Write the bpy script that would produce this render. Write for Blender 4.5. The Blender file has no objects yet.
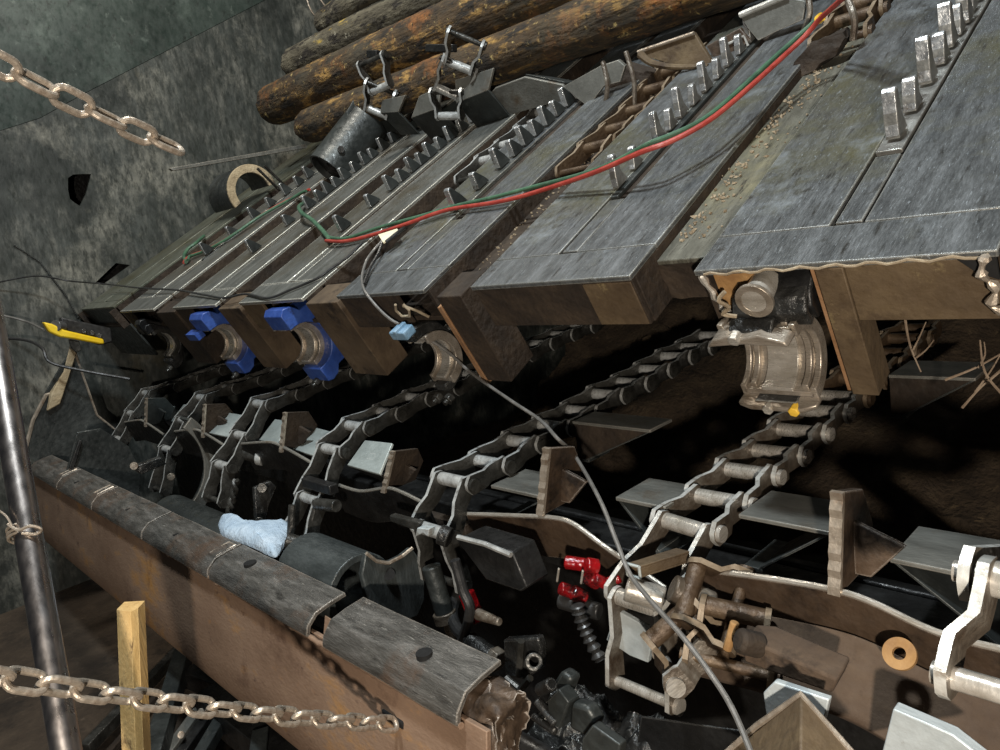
import bpy, bmesh, math, random
from mathutils import Vector, Matrix, noise
random.seed(7)
C = bpy.context.scene.collection
V = Vector
# ---------------------------------------------------------------- camera and frames
F = 741.0
RW = Matrix(((0.68886331, 0.03981541, -0.72379698), (0.70998853, -0.23848296, 0.66260258), (-0.14623145, -0.97033016, -0.19255064)))
CAM = V((0.73969, -1.18854, 0.12574))
TH = math.atan(0.516); CS, SN = math.cos(TH), math.sin(TH)
def ray(x, y): return RW @ V(((x-500)/F, (y-375)/F, 1.0))
def at(x, y, ax, v):                        # point seen at a pixel lying on a plane X / Y / Z = v
    r = ray(x, y); i = 'XYZ'.index(ax); return CAM + r*((v-CAM[i])/r[i])
def dep(x, y, d): return CAM + ray(x, y)*d  # ... at a distance along the view axis
def D(x, y, z): return V((x, CS*y-SN*z, SN*y+CS*z))   # the deck slopes: x across, y up the slope, z out of it
def deck(x, y, z=0.0):
    n = V((0, -SN, CS)); r = ray(x, y); return CAM + r*((z-CAM.dot(n))/r.dot(n))
# ---------------------------------------------------------------- materials
def mat(name, cols, rough=.6, metal=0.0, scale=6.0, stretch=(1, 1, 1), bump=.25, rvar=.15, fine=60.0, spots=None, detail=8.0, rot=(0, 0, 0), wear=None):
    m = bpy.data.materials.new(name); m.use_nodes = True
    nt = m.node_tree; N = nt.nodes; L = nt.links; N.clear()
    out = N.new('ShaderNodeOutputMaterial'); b = N.new('ShaderNodeBsdfPrincipled'); L.new(b.outputs[0], out.inputs[0])
    tc = N.new('ShaderNodeTexCoord'); mp = N.new('ShaderNodeMapping'); L.new(tc.outputs['Object'], mp.inputs[0])
    mp.inputs['Scale'].default_value = stretch; mp.inputs['Rotation'].default_value = rot
    n1 = N.new('ShaderNodeTexNoise'); n1.inputs['Scale'].default_value = scale; n1.inputs['Detail'].default_value = detail; n1.inputs['Roughness'].default_value = .65
    L.new(mp.outputs[0], n1.inputs['Vector'])
    cr = N.new('ShaderNodeValToRGB'); e = cr.color_ramp.elements
    ps = [.3 + .4*i/(len(cols)-1) for i in range(len(cols))]
    e[0].position = ps[0]; e[0].color = (*cols[0], 1); e[1].position = ps[-1]; e[1].color = (*cols[-1], 1)
    for p, c in zip(ps[1:-1], cols[1:-1]):
        q = e.new(p); q.color = (*c, 1)
    L.new(n1.outputs[0], cr.inputs[0]); col = cr.outputs[0]
    n2 = N.new('ShaderNodeTexNoise'); n2.inputs['Scale'].default_value = fine; n2.inputs['Detail'].default_value = 5; L.new(mp.outputs[0], n2.inputs['Vector'])
    def mix(a, c, fac):
        x = N.new('ShaderNodeMix'); x.data_type = 'RGBA'; L.new(fac, x.inputs[0]); L.new(a, x.inputs[6])
        x.inputs[7].default_value = (*c, 1); return x.outputs[2]
    def ramp(src, lo, hi):
        r = N.new('ShaderNodeMapRange'); r.inputs[1].default_value = lo; r.inputs[2].default_value = hi; L.new(src, r.inputs[0]); return r.outputs[0]
    for sp in (spots or []):                # (colour, scale, lo, hi)
        n3 = N.new('ShaderNodeTexNoise'); n3.inputs['Scale'].default_value = sp[1]; n3.inputs['Detail'].default_value = 9; n3.inputs['Roughness'].default_value = .7
        L.new((mp if len(sp) > 4 else tc).outputs[0 if len(sp) > 4 else 'Object'], n3.inputs['Vector'])
        col = mix(col, sp[0], ramp(n3.outputs[0], sp[2], sp[3]))
    if wear:
        bv = N.new('ShaderNodeBevel'); bv.samples = 4; bv.inputs[0].default_value = wear[1]
        ge = N.new('ShaderNodeNewGeometry'); dt = N.new('ShaderNodeVectorMath'); dt.operation = 'DOT_PRODUCT'
        L.new(bv.outputs[0], dt.inputs[0]); L.new(ge.outputs['Normal'], dt.inputs[1])
        col = mix(col, wear[0], ramp(dt.outputs['Value'], .97, .8))
    L.new(col, b.inputs['Base Color'])
    b.inputs['Metallic'].default_value = metal
    rr = N.new('ShaderNodeMapRange'); rr.inputs[1].default_value = .3; rr.inputs[2].default_value = .7
    rr.inputs[3].default_value = max(.05, rough-rvar); rr.inputs[4].default_value = min(1, rough+rvar); L.new(n2.outputs[0], rr.inputs[0]); L.new(rr.outputs[0], b.inputs['Roughness'])
    if bump:
        ad = N.new('ShaderNodeMath'); ad.operation = 'ADD'; L.new(n1.outputs[0], ad.inputs[0]); L.new(n2.outputs[0], ad.inputs[1])
        bp = N.new('ShaderNodeBump'); bp.inputs['Strength'].default_value = bump; bp.inputs['Distance'].default_value = .012; L.new(ad.outputs[0], bp.inputs['Height']); L.new(bp.outputs[0], b.inputs['Normal'])
    return m
M = {}
EDGE = {'chain': 'edge', 'chaindk': 'edgedk', 'chainbr': 'edgebr'}  # brighter colours that paint lamplight onto the narrow faces of the link bars
M['deck'] = mat('worn_deck_steel', [(.06, .064, .066), (.105, .112, .115), (.175, .186, .194)], .42, .35, 5, (9, .55, 3), .14, .14, 40, [((.11, .105, .06), 2.4, .52, .70), ((.34, .37, .39), 16, .60, .72, 1), ((.03, .029, .026), 8, .54, .68, 1), ((.36, .40, .43), 34, .60, .70, 1), ((.04, .038, .032), 15, .58, .70), ((.24, .265, .285), 4.5, .58, .75)], rot=(-TH, 0, 0), wear=((.45, .44, .38), .006))
M['deckgreen'] = mat('greenish_deck_steel', [(.07, .077, .058), (.12, .128, .10), (.19, .2, .162)], .45, .3, 5, (7, .7, 3), .14, .14, 40, [((.08, .075, .04), 2.6, .5, .7), ((.035, .035, .028), 6, .58, .70, 1)], rot=(-TH, 0, 0))
M['deckfar'] = mat('worn_oily_deck_steel', [(.075, .078, .07), (.125, .128, .118), (.19, .195, .185)], .42, .35, 5, (7, .7, 3), .14, .14, 40, [((.075, .062, .04), 2.6, .5, .7), ((.3, .31, .3), 13, .63, .74, 1), ((.035, .033, .028), 6, .58, .70, 1)], rot=(-TH, 0, 0), wear=((.8, .78, .68), .011))
M['mud'] = mat('mud_caked_steel', [(.010, .0065, .004), (.025, .016, .0095), (.055, .037, .022)], .85, 0, 7, (1, 1, 1), .6, .1, 50, [((.03, .02, .012), 9, .55, .7)])
M['endplate'] = mat('brown_end_plate', [(.055, .036, .02), (.098, .067, .037), (.15, .108, .06)], .65, .1, 5, (1, 1, 1), .25, .1, 60, [((.04, .024, .014), 6, .56, .72), ((.26, .2, .1), 14, .64, .74)])
M['rust'] = mat('rust_plate', [(.19, .12, .078), (.265, .172, .115), (.33, .225, .155)], .7, .1, 3, (1, 2, 2), .15, .1, 60, [((.44, .22, .055), 3.0, .57, .72, 1), ((.12, .068, .045), 6, .56, .74), ((.46, .37, .29), 34, .67, .78), ((.35, .18, .07), 9, .62, .76, 1), ((.10, .06, .045), 20, .60, .72, 1)], rot=(.3, .2, 0))
M['lip'] = mat('worn_trough_lip', [(.05, .047, .042), (.11, .105, .095), (.21, .2, .185)], .42, .35, 9, (1, 5, 5), .3, .15, 60, [((.14, .08, .048), 4, .50, .72), ((.035, .033, .03), 12, .56, .68, 1), ((.42, .4, .36), 26, .62, .72, 1)], rot=(0, 0, .6), wear=((.45, .4, .34), .008))
M['wall'] = mat('scuffed_wall_steel', [(.030, .036, .033), (.058, .065, .060), (.094, .102, .094)], .48, .2, 3, (1, 1.9, .7), .12, .15, 30, [((.19, .19, .168), 8, .47, .78, 1), ((.022, .026, .024), 1.3, .50, .62), ((.29, .285, .243), 2.2, .52, .72), ((.024, .028, .025), 22, .46, .68, 1), ((.030, .035, .031), 9, .50, .68, 1), ((.15, .125, .075), 1.5, .60, .8)], rot=(.85, 0, 0), detail=14)
M['wallup'] = mat('greenish_wall_plate', [(.016, .025, .021), (.034, .047, .041), (.058, .075, .066)], .45, .2, 3, (1, 1.2, .8), .08, .15, 30, [((.13, .155, .138), 14, .58, .74, 1), ((.010, .013, .011), 1.0, .46, .62), ((.10, .125, .11), 3.4, .57, .78), ((.02, .024, .021), 24, .55, .68, 1)], rot=(.75, 0, 0), detail=12)
M['pitmatte'] = mat('matte_brown_plate', [(.04, .025, .016), (.075, .049, .031), (.115, .078, .05)], .9, 0, 5, (1, 1, 1), .3, .08, 50, [((.02, .013, .009), 7, .54, .66), ((.26, .22, .17), 44, .70, .78)])
M['saddle'] = mat('saddle_casting', [(.03, .036, .036), (.06, .069, .069), (.10, .112, .112)], .4, .3, 7, (1, 3, 1), .2, .15, 50, [((.2, .21, .2), 12, .64, .74)])
M['clipblue'] = mat('pale_blue_clip', [(.10, .19, .29), (.16, .28, .40), (.24, .36, .48)], .5, 0, 12)
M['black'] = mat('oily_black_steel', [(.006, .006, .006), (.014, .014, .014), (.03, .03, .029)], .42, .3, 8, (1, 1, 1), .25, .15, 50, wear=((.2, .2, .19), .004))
M['hole'] = mat('dark_hole', [(.003, .003, .003), (.005, .005, .005), (.008, .008, .008)], .95, 0, 8, bump=0)
M['pitbrown'] = mat('oily_brown_plate', [(.03, .019, .012), (.062, .04, .025), (.105, .07, .045)], .55, .15, 5, (1, 1, 1), .3, .15, 50, [((.016, .011, .008), 7, .52, .66), ((.24, .2, .16), 40, .70, .78)], wear=((.5, .44, .38), .005))
M['dark'] = mat('dark_plate_steel', [(.016, .019, .0185), (.036, .041, .040), (.065, .073, .071)], .42, .35, 6, (1, 1, 1), .2, .15, 50, [((.13, .14, .135), 18, .62, .74)], wear=((.26, .26, .24), .003))
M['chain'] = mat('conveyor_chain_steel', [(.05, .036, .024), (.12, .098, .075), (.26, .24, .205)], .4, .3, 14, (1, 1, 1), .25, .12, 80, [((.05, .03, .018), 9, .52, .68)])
M['edge'] = mat('lit_link_edge', [(.34, .33, .3), (.5, .5, .47), (.66, .66, .63)], .34, .3, 20, (1, 1, 1), .12, .12, 80, [((.2, .15, .1), 14, .6, .72)])
M['edgedk'] = mat('lit_oily_link_edge', [(.26, .26, .25), (.42, .43, .42), (.6, .62, .61)], .34, .3, 20, (1, 1, 1), .12, .12, 80, [((.07, .06, .05), 14, .58, .7)])
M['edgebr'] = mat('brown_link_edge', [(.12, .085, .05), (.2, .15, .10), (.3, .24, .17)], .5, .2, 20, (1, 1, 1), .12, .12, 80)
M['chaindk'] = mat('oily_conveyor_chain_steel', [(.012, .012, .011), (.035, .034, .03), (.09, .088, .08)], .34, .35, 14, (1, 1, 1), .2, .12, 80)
M['chainbr'] = mat('rusty_chain_steel', [(.03, .018, .01), (.07, .044, .025), (.14, .095, .056)], .5, .3, 14, (1, 1, 1), .3, .12, 80)
M['pin'] = mat('polished_pin_steel', [(.3, .27, .22), (.45, .42, .37), (.6, .57, .52)], .3, .5, 10, (1, 4, 4), .08, .1, 60)
M['flight'] = mat('pale_flight_plate', [(.27, .31, .30), (.38, .43, .42), (.48, .54, .53)], .5, .3, 6, (1, 3, 1), .1, .1, 60, [((.16, .17, .15), 7, .6, .75)], wear=((.6, .62, .6), .004))
M['flightdk'] = mat('dull_flight_plate', [(.09, .09, .08), (.15, .15, .135), (.21, .21, .19)], .5, .35, 6, (1, 3, 1), .15, .1, 60, [((.11, .075, .045), 7, .55, .75)], wear=((.5, .45, .38), .005))
M['blueplate'] = mat('bright_worn_plate', [(.38, .43, .44), (.52, .57, .58), (.62, .68, .7)], .45, .3, 9, (1, 3, 1), .12, .1, 60, [((.24, .2, .15), 7, .6, .7)])
M['blue'] = mat('blue_painted_casting', [(.018, .04, .17), (.03, .075, .30), (.06, .125, .40)], .4, 0, 8, (1, 1, 1), .2, .1, 50, [((.02, .02, .03), 7, .58, .68), ((.25, .3, .45), 20, .66, .74)])
M['brass'] = mat('bearing_shell_metal', [(.22, .185, .145), (.36, .315, .26), (.5, .45, .39)], .32, .55, 6, (1, 6, 6), .1, .1, 60, [((.15, .11, .07), 6, .54, .72)])
M['tooth'] = mat('lit_bare_tooth_steel', [(.4, .41, .42), (.6, .62, .63), (.75, .77, .78)], .32, .75, 20, (1, 1, 1), .3, .15, 60, [((.12, .1, .08), 12, .56, .66)])
M['toothdk'] = mat('worn_tooth_steel', [(.16, .16, .15), (.26, .26, .245), (.4, .4, .38)], .4, .6, 20, (1, 1, 1), .2, .15, 60, [((.08, .07, .06), 10, .55, .7)], wear=((.55, .55, .5), .004))
M['copper'] = mat('copper_toned_plate', [(.26, .14, .07), (.36, .2, .1), (.42, .25, .14)], .5, .3, 10)
M['orange'] = mat('orange_rust', [(.20, .10, .035), (.3, .165, .06), (.40, .24, .10)], .8, 0, 12)
M['bark'] = mat('spruce_bark', [(.016, .011, .006), (.06, .037, .016), (.15, .085, .028)], .9, 0, 9, (.45, 1.5, 1.5), 1.0, .05, 34, [((.42, .25, .07), 9, .53, .66, 1), ((.012, .009, .006), 14, .50, .60, 1), ((.5, .38, .15), 26, .60, .68), ((.24, .09, .02), 3.2, .55, .68), ((.012, .009, .006), 40, .54, .64), ((.05, .045, .03), 2, .5, .7)])
M['barkgrey'] = mat('grey_lichen_bark', [(.02, .017, .011), (.075, .066, .045), (.17, .155, .11)], .9, 0, 9, (.5, 1.5, 1.5), 1.0, .05, 34, [((.42, .30, .06), 5.5, .60, .68, 1), ((.015, .012, .009), 12, .53, .60, 1), ((.4, .38, .3), 22, .62, .68)])
M['wood'] = mat('raw_stake_wood', [(.42, .26, .09), (.55, .36, .14), (.66, .46, .2)], .7, 0, 5, (9, 9, .6), .25, .05, 30, [((.14, .08, .03), 5, .56, .68, 1)])
M['chrome'] = mat('polished_rod', [(.5, .45, .42), (.6, .55, .52), (.7, .66, .62)], .3, 1.0, 4, (1, 1, .3), .02, .06, 60, [((.16, .12, .1), 5, .6, .75)])
M['galv'] = mat('dull_galvanised_link', [(.28, .23, .18), (.42, .36, .29), (.54, .47, .39)], .42, .55, 25, (1, 1, 1), .2, .1, 90, [((.2, .12, .07), 16, .58, .7)])
M['red'] = mat('red_hose_rubber', [(.22, .026, .02), (.34, .045, .032), (.42, .075, .055)], .5, 0, 20, bump=.1)
M['green'] = mat('green_hose_rubber', [(.03, .07, .045), (.05, .12, .07), (.08, .17, .10)], .5, 0, 20, bump=.1)
M['redpaint'] = mat('glossy_red_paint', [(.10, .002, .003), (.22, .004, .006), (.34, .008, .011)], .15, 0, 14, bump=.3, spots=[((.01, .005, .005), 9, .5, .62)])
M['yellow'] = mat('yellow_plastic', [(.75, .48, .01), (.85, .58, .02), (.9, .65, .05)], .45, 0, 10, bump=.05)
M['rubber'] = mat('black_rubber', [(.012, .012, .012), (.022, .022, .022), (.035, .035, .035)], .4, 0, 12, bump=.1)
M['wire'] = mat('grey_cable_sheath', [(.09, .086, .08), (.14, .135, .125), (.2, .19, .18)], .45, .1, 25, bump=.05)
M['cloth'] = mat('pale_blue_cloth', [(.30, .40, .52), (.40, .51, .62), (.50, .60, .70)], .85, 0, 9, bump=.6)
M['soil'] = mat('dark_soil', [(.022, .015, .009), (.05, .034, .02), (.09, .065, .038)], .95, 0, 9, (1, 1, 1), 1.0, .03, 60, [((.14, .10, .055), 22, .6, .7)])
M['floor'] = mat('dirty_floor', [(.02, .013, .008), (.048, .033, .021), (.09, .064, .042)], .9, 0, 3, (1, 1, 1), .7, .08, 40, [((.13, .10, .07), 14, .62, .74), ((.012, .009, .006), 5, .55, .7)])
M['crumb'] = mat('pale_wood_crumb', [(.16, .12, .075), (.27, .215, .145), (.42, .36, .26)], .9, 0, 30)
M['twig'] = mat('dry_twig', [(.13, .09, .06), (.22, .16, .11), (.33, .26, .19)], .85, 0, 20)
M['gapplate'] = mat('dark_brown_gap_plate', [(.04, .026, .015), (.08, .054, .031), (.125, .088, .052)], .8, 0, 6, (1, 1, 1), .3, .08, 50, [((.016, .010, .006), 9, .55, .68), ((.12, .09, .05), 20, .64, .74)])
M['filler'] = mat('dusty_filler_steel', [(.055, .053, .04), (.105, .102, .08), (.18, .175, .142)], .6, .2, 5, (8, .6, 3), .2, .1, 40, [((.22, .20, .12), 3.5, .54, .72), ((.03, .026, .018), 9, .54, .66, 1)], rot=(-TH, 0, 0))
M['tan'] = mat('tan_painted_post', [(.26, .2, .12), (.4, .32, .2), (.5, .42, .28)], .7, 0, 12, bump=.5, spots=[((.06, .05, .04), 7, .55, .65)])
M['tape'] = mat('yellow_tape', [(.7, .4, .03), (.8, .5, .05), (.85, .55, .08)], .5, 0, 20)
M['paper'] = mat('cream_label', [(.7, .62, .42), (.78, .7, .5), (.85, .78, .6)], .7, 0, 15, bump=.1)
M['engine'] = mat('greasy_machine_steel', [(.01, .01, .0095), (.026, .026, .025), (.075, .076, .073)], .32, .4, 12, (1, 1, 1), .8, .15, 30, wear=((.3, .3, .28), .005))
M['lens'] = mat('lamp_lens', [(.05, .05, .05), (.08, .08, .08), (.1, .1, .1)], .1, 0, 10, bump=0)
# ---------------------------------------------------------------- mesh builder
class MB:
    def __init__(s): s.v = []; s.f = []
    def add(s, vs, fs):
        o = len(s.v); s.v += [V(p) for p in vs]; s.f += [[o+i for i in f] for f in fs]; return s
    def prism(s, pts, ext):
        n = len(pts); a = [V(p) for p in pts]; b = [p+V(ext) for p in a]
        return s.add(a+b, [list(range(n))[::-1], [n+i for i in range(n)]] + [[i, (i+1) % n, n+(i+1) % n, n+i] for i in range(n)])
    def box(s, lo, hi, xf=None):
        xf = xf or (lambda x, y, z: V((x, y, z)))
        p = [xf(x, y, z) for z in (lo[2], hi[2]) for y in (lo[1], hi[1]) for x in (lo[0], hi[0])]
        return s.add(p, [[0, 2, 3, 1], [4, 5, 7, 6], [0, 1, 5, 4], [2, 6, 7, 3], [0, 4, 6, 2], [1, 3, 7, 5]])
    def tube(s, path, r, seg=8, closed=False, up=None):
        P = [V(p) for p in path]; n = len(P); R = r if isinstance(r, (list, tuple)) else [r]*n
        vs = []; prev = None
        for i in range(n):
            t = (P[(i+1) % n]-P[i-1]) if closed else (P[min(i+1, n-1)]-P[max(i-1, 0)])
            t.normalize()
            if prev is None:
                prev = t.orthogonal().normalized() if up is None else (V(up)-t*V(up).dot(t)).normalized()
            u = (prev-t*prev.dot(t)).normalized(); prev = u; w = t.cross(u)
            vs += [P[i]+(u*math.cos(a)+w*math.sin(a))*R[i] for a in (2*math.pi*k/seg for k in range(seg))]
        fs = [[i*seg+k, i*seg+(k+1) % seg, ((i+1) % n)*seg+(k+1) % seg, ((i+1) % n)*seg+k] for i in range(n if closed else n-1) for k in range(seg)]
        if not closed: fs += [list(range(seg))[::-1], [(n-1)*seg+k for k in range(seg)]]
        return s.add(vs, fs)
    def cyl(s, a, b, r, seg=16, r2=None): return s.tube([a, b], [r, r if r2 is None else r2], seg)
    def ring(s, a, b, ro, ri, seg=24, a0=0, a1=2*math.pi, u=None):
        a, b = V(a), V(b); t = (b-a).normalized(); u = (V(u) if u else t.orthogonal()).normalized(); w = t.cross(u)
        full = abs(a1-a0-2*math.pi) < 1e-6; n = seg if full else seg+1; vs = []
        for k in range(n):
            an = a0+(a1-a0)*k/seg; d = u*math.cos(an)+w*math.sin(an)
            vs += [a+d*ro, b+d*ro, b+d*ri, a+d*ri]
        fs = [[4*k+j, 4*k+(j+1) % 4, 4*((k+1) % n)+(j+1) % 4, 4*((k+1) % n)+j] for k in range(seg) for j in range(4)]
        if not full: fs += [[0, 1, 2, 3], [4*seg+3, 4*seg+2, 4*seg+1, 4*seg]]
        return s.add(vs, fs)
    def strip(s, prof, x0, x1, th, n=1, f=None):          # a folded sheet: an open (y, z) profile with thickness, run along x
        pr = [V((0, p[0], p[1])) for p in prof]; off = []
        for i in range(len(pr)):
            t = pr[min(i+1, len(pr)-1)]-pr[max(i-1, 0)]; q = V((0, -t.z, t.y)).normalized(); off.append(pr[i]-q*th)
        loop = pr+off[::-1]; m = len(loop); vs = []
        for j in range(n+1):
            x = x0+(x1-x0)*j/n
            vs += [V((x, p.y, p.z)) if f is None else f(x, p.y, p.z) for p in loop]
        fs = [[j*m+i, j*m+(i+1) % m, (j+1)*m+(i+1) % m, (j+1)*m+i] for j in range(n) for i in range(m)]
        k = len(pr)
        for i in range(k-1):
            fs.append([i, m-1-i, m-2-i, i+1]); e = n*m; fs.append([e+i, e+i+1, e+m-2-i, e+m-1-i])
        return s.add(vs, fs)
    def build(s, name, m, parent=None, bev=0.0, sm=35, jit=0.0, sub=0, cuts=0):
        org = ORG.get(parent.name, V((0, 0, 0))) if parent else V((0, 0, 0))
        me = bpy.data.meshes.new(name)
        vs = s.v if (not jit or cuts) else [p+noise.noise_vector(p*23)*jit for p in s.v]
        me.from_pydata([p-org for p in vs], [], s.f)
        bm = bmesh.new(); bm.from_mesh(me); bmesh.ops.recalc_face_normals(bm, faces=bm.faces); 
        if cuts:
            bmesh.ops.triangulate(bm, faces=[f for f in bm.faces if len(f.verts) > 4]); bmesh.ops.subdivide_edges(bm, edges=bm.edges[:], cuts=cuts, use_grid_fill=True)
            for v_ in bm.verts: q_ = v_.co+org; v_.co += noise.noise_vector(q_*28)*jit*.6+noise.noise_vector(q_*75)*jit*.4
        bm.to_mesh(me); bm.free()
        for p in me.polygons: p.use_smooth = True
        me.set_sharp_from_angle(angle=math.radians(sm)); me.materials.append(M[m] if isinstance(m, str) else m)
        o = bpy.data.objects.new(name, me); C.objects.link(o)
        if parent: o.parent = parent; ORG[o.name] = org
        else: ORG[o.name] = V((0, 0, 0))
        if bev:
            b = o.modifiers.new('bevel', 'BEVEL'); b.width = bev; b.segments = 2; b.limit_method = 'ANGLE'; b.angle_limit = .6
        if sub:
            b = o.modifiers.new('subsurf', 'SUBSURF'); b.levels = sub; b.render_levels = sub
        return o
ORG = {}
def thing(name, label, cat, loc=(0, 0, 0), group=None):
    o = bpy.data.objects.new(name, None); C.objects.link(o); o.location = loc; o.empty_display_size = .05
    o['label'] = label; o['category'] = cat; o['kind'] = 'thing'
    if group: o['group'] = group
    ORG[o.name] = V(loc); return o
def tag(o, label, cat, group=None, kind='thing'):
    o['label'] = label; o['category'] = cat; o['kind'] = kind
    if group: o['group'] = group
    # put the origin at the mesh's centre
    c = sum((v.co for v in o.data.vertices), V((0, 0, 0)))/max(1, len(o.data.vertices))
    for v in o.data.vertices: v.co -= c
    o.location = o.location+c; return o
def struct(o): o['kind'] = 'structure'; return o
def smooth(pts, n=6):
    P = [V(p) for p in pts]; out = []
    for i in range(len(P)-1):
        a, b, c, d = P[max(i-1, 0)], P[i], P[i+1], P[min(i+2, len(P)-1)]
        for k in range(n):
            t = k/n; out.append(.5*((2*b)+(c-a)*t+(2*a-5*b+4*c-d)*t*t+(3*b-3*c+d-a)*t**3))
    return out+[P[-1]]
X3 = V((1, 0, 0))
# ================================================================ camera, light, setting
cd = bpy.data.cameras.new('camera'); cam = bpy.data.objects.new('camera', cd); C.objects.link(cam)
cd.sensor_width = 36; cd.lens = F*36/1000; cd.clip_start = .02
cam.matrix_world = Matrix(((RW[0][0], -RW[0][1], -RW[0][2], CAM.x), (RW[1][0], -RW[1][1], -RW[1][2], CAM.y), (RW[2][0], -RW[2][1], -RW[2][2], CAM.z), (0, 0, 0, 1)))
bpy.context.scene.camera = cam
def light(name, typ, loc, aim, power, col, size=.1, **k):
    l = bpy.data.lights.new(name, typ); l.energy = power; l.color = col
    if typ == 'AREA': l.size = size
    else: l.shadow_soft_size = size
    for a, b in k.items(): setattr(l, a, b)
    o = bpy.data.objects.new(name, l); C.objects.link(o); o.location = loc
    o.rotation_euler = (V(aim)-V(loc)).to_track_quat('-Z', 'Y').to_euler(); return o
light('handheld_work_lamp', 'SPOT', (1.28, -1.9, .02), (-.6, .25, -.3), 225, (1.0, .89, .76), .04, spot_size=2.0, spot_blend=.6)
light('overhead_light', 'AREA', (-.1, -1.0, 3.3), (-1.2, .2, 0), 160, (.90, .97, 1.0), .35)
light('overhead_light', 'AREA', (-2.2, .2, 3.4), (-4.0, .8, .6), 80, (1.0, .93, .82), .6)  # added fill lamp to brighten the steel wall, its source unseen
w = bpy.data.worlds.new('world'); bpy.context.scene.world = w; w.use_nodes = True
w.node_tree.nodes['Background'].inputs[0].default_value = (.75, .85, 1, 1); w.node_tree.nodes['Background'].inputs[1].default_value = .02
vs = bpy.context.scene.view_settings; vs.view_transform = 'Standard'; vs.look = 'None'; vs.gamma = 1; vs.exposure = 0; vs.use_curve_mapping = False
# floor, walls
b = MB(); n = 40
g = [[V((-4.6+6.4*i/n, -3+7.6*j/n, -1.55)) for i in range(n+1)] for j in range(n+1)]
for r in g:
    for p in r: p.z += noise.noise(p*1.7)*.02-.02
b.add([p for r in g for p in r], [[j*(n+1)+i, j*(n+1)+i+1, (j+1)*(n+1)+i+1, (j+1)*(n+1)+i] for j in range(n) for i in range(n)])
struct(b.build('floor', 'floor'))
struct(MB().box((-4.6, 3.9, -1.6), (1.8, 4.0, 3.6)).build('wall_back', 'wall'))
XW = -4.15
cu = bpy.data.curves.new('wall_left', 'CURVE'); cu.dimensions = '2D'; cu.fill_mode = 'BOTH'; cu.extrude = .01
def spl(pts):
    s = cu.splines.new('POLY'); s.points.add(len(pts)-1); s.use_cyclic_u = True
    for q, p in zip(s.points, pts): q.co = (p[0], p[1], 0, 1)
spl([(-3.0, -1.6), (3.95, -1.6), (3.95, 3.6), (-3.0, 3.6)])
for poly in ([(68, 178), (73, 174.5), (82, 174), (91, 174), (89, 183), (86, 194), (80, 206), (75, 203), (70, 199), (68, 190)], [(95, 283), (116, 263), (130, 265), (103, 285)]):
    spl([(at(x, y, 'X', XW).y, at(x, y, 'X', XW).z) for x, y in poly])
tmp = bpy.data.objects.new('tmp', cu); C.objects.link(tmp)
me = bpy.data.meshes.new_from_object(tmp.evaluated_get(bpy.context.evaluated_depsgraph_get())); bpy.data.objects.remove(tmp); bpy.data.curves.remove(cu)
for v in me.vertices: v.co = V((XW-.01+v.co.z, v.co.x, v.co.y))
me.materials.clear(); me.materials.append(M['wall']); me.name = 'wall_left'
wl = bpy.data.objects.new('wall_left', me); C.objects.link(wl); struct(wl); ORG['wall_left'] = V((0, 0, 0))
s0 = at(85, 93, 'X', XW); s1 = at(259, 3, 'X', XW); d = (s1-s0); s2 = s0+d*2.4; s00 = at(40, 118, 'X', XW)
MB().prism([s00, s0, s1, s2, V((XW, s2.y, 3.6)), V((XW, -1.2, 3.6)), V((XW, -1.2, s00.z-.4))], (.003, 0, 0)).build('upper_plate', 'wallup', wl, .001)
struct(MB().box((-4.6, -3, -1.6), (-4.5, 4, 3.6)).build('added_wall_backing', 'black'))  # black backing added so the holes in the wall look dark
# a torn lower seam and a bracing rib on the wall plate
b = MB(); b.tube([at(x, y, 'X', XW+.005) for x, y in ((14, 245), (40, 262), (66, 296), (78, 318))], .006, 6); struct(b.build('trim_1', 'dark'))
# earth bank under the deck
b = MB(); n = 48
g = [[V((-1.9+3.6*i/n, .95+1.5*j/n, -1.02+.86*j/n)) for i in range(n+1)] for j in range(n+1)]
for r in g:
    for p in r: p += noise.noise_vector(p*5)*.07+noise.noise_vector(p*17)*.025
b.add([p for r in g for p in r], [[j*(n+1)+i, j*(n+1)+i+1, (j+1)*(n+1)+i+1, (j+1)*(n+1)+i] for j in range(n) for i in range(n)])
bank = b.build('ground', 'soil'); bank['kind'] = 'structure'
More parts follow.
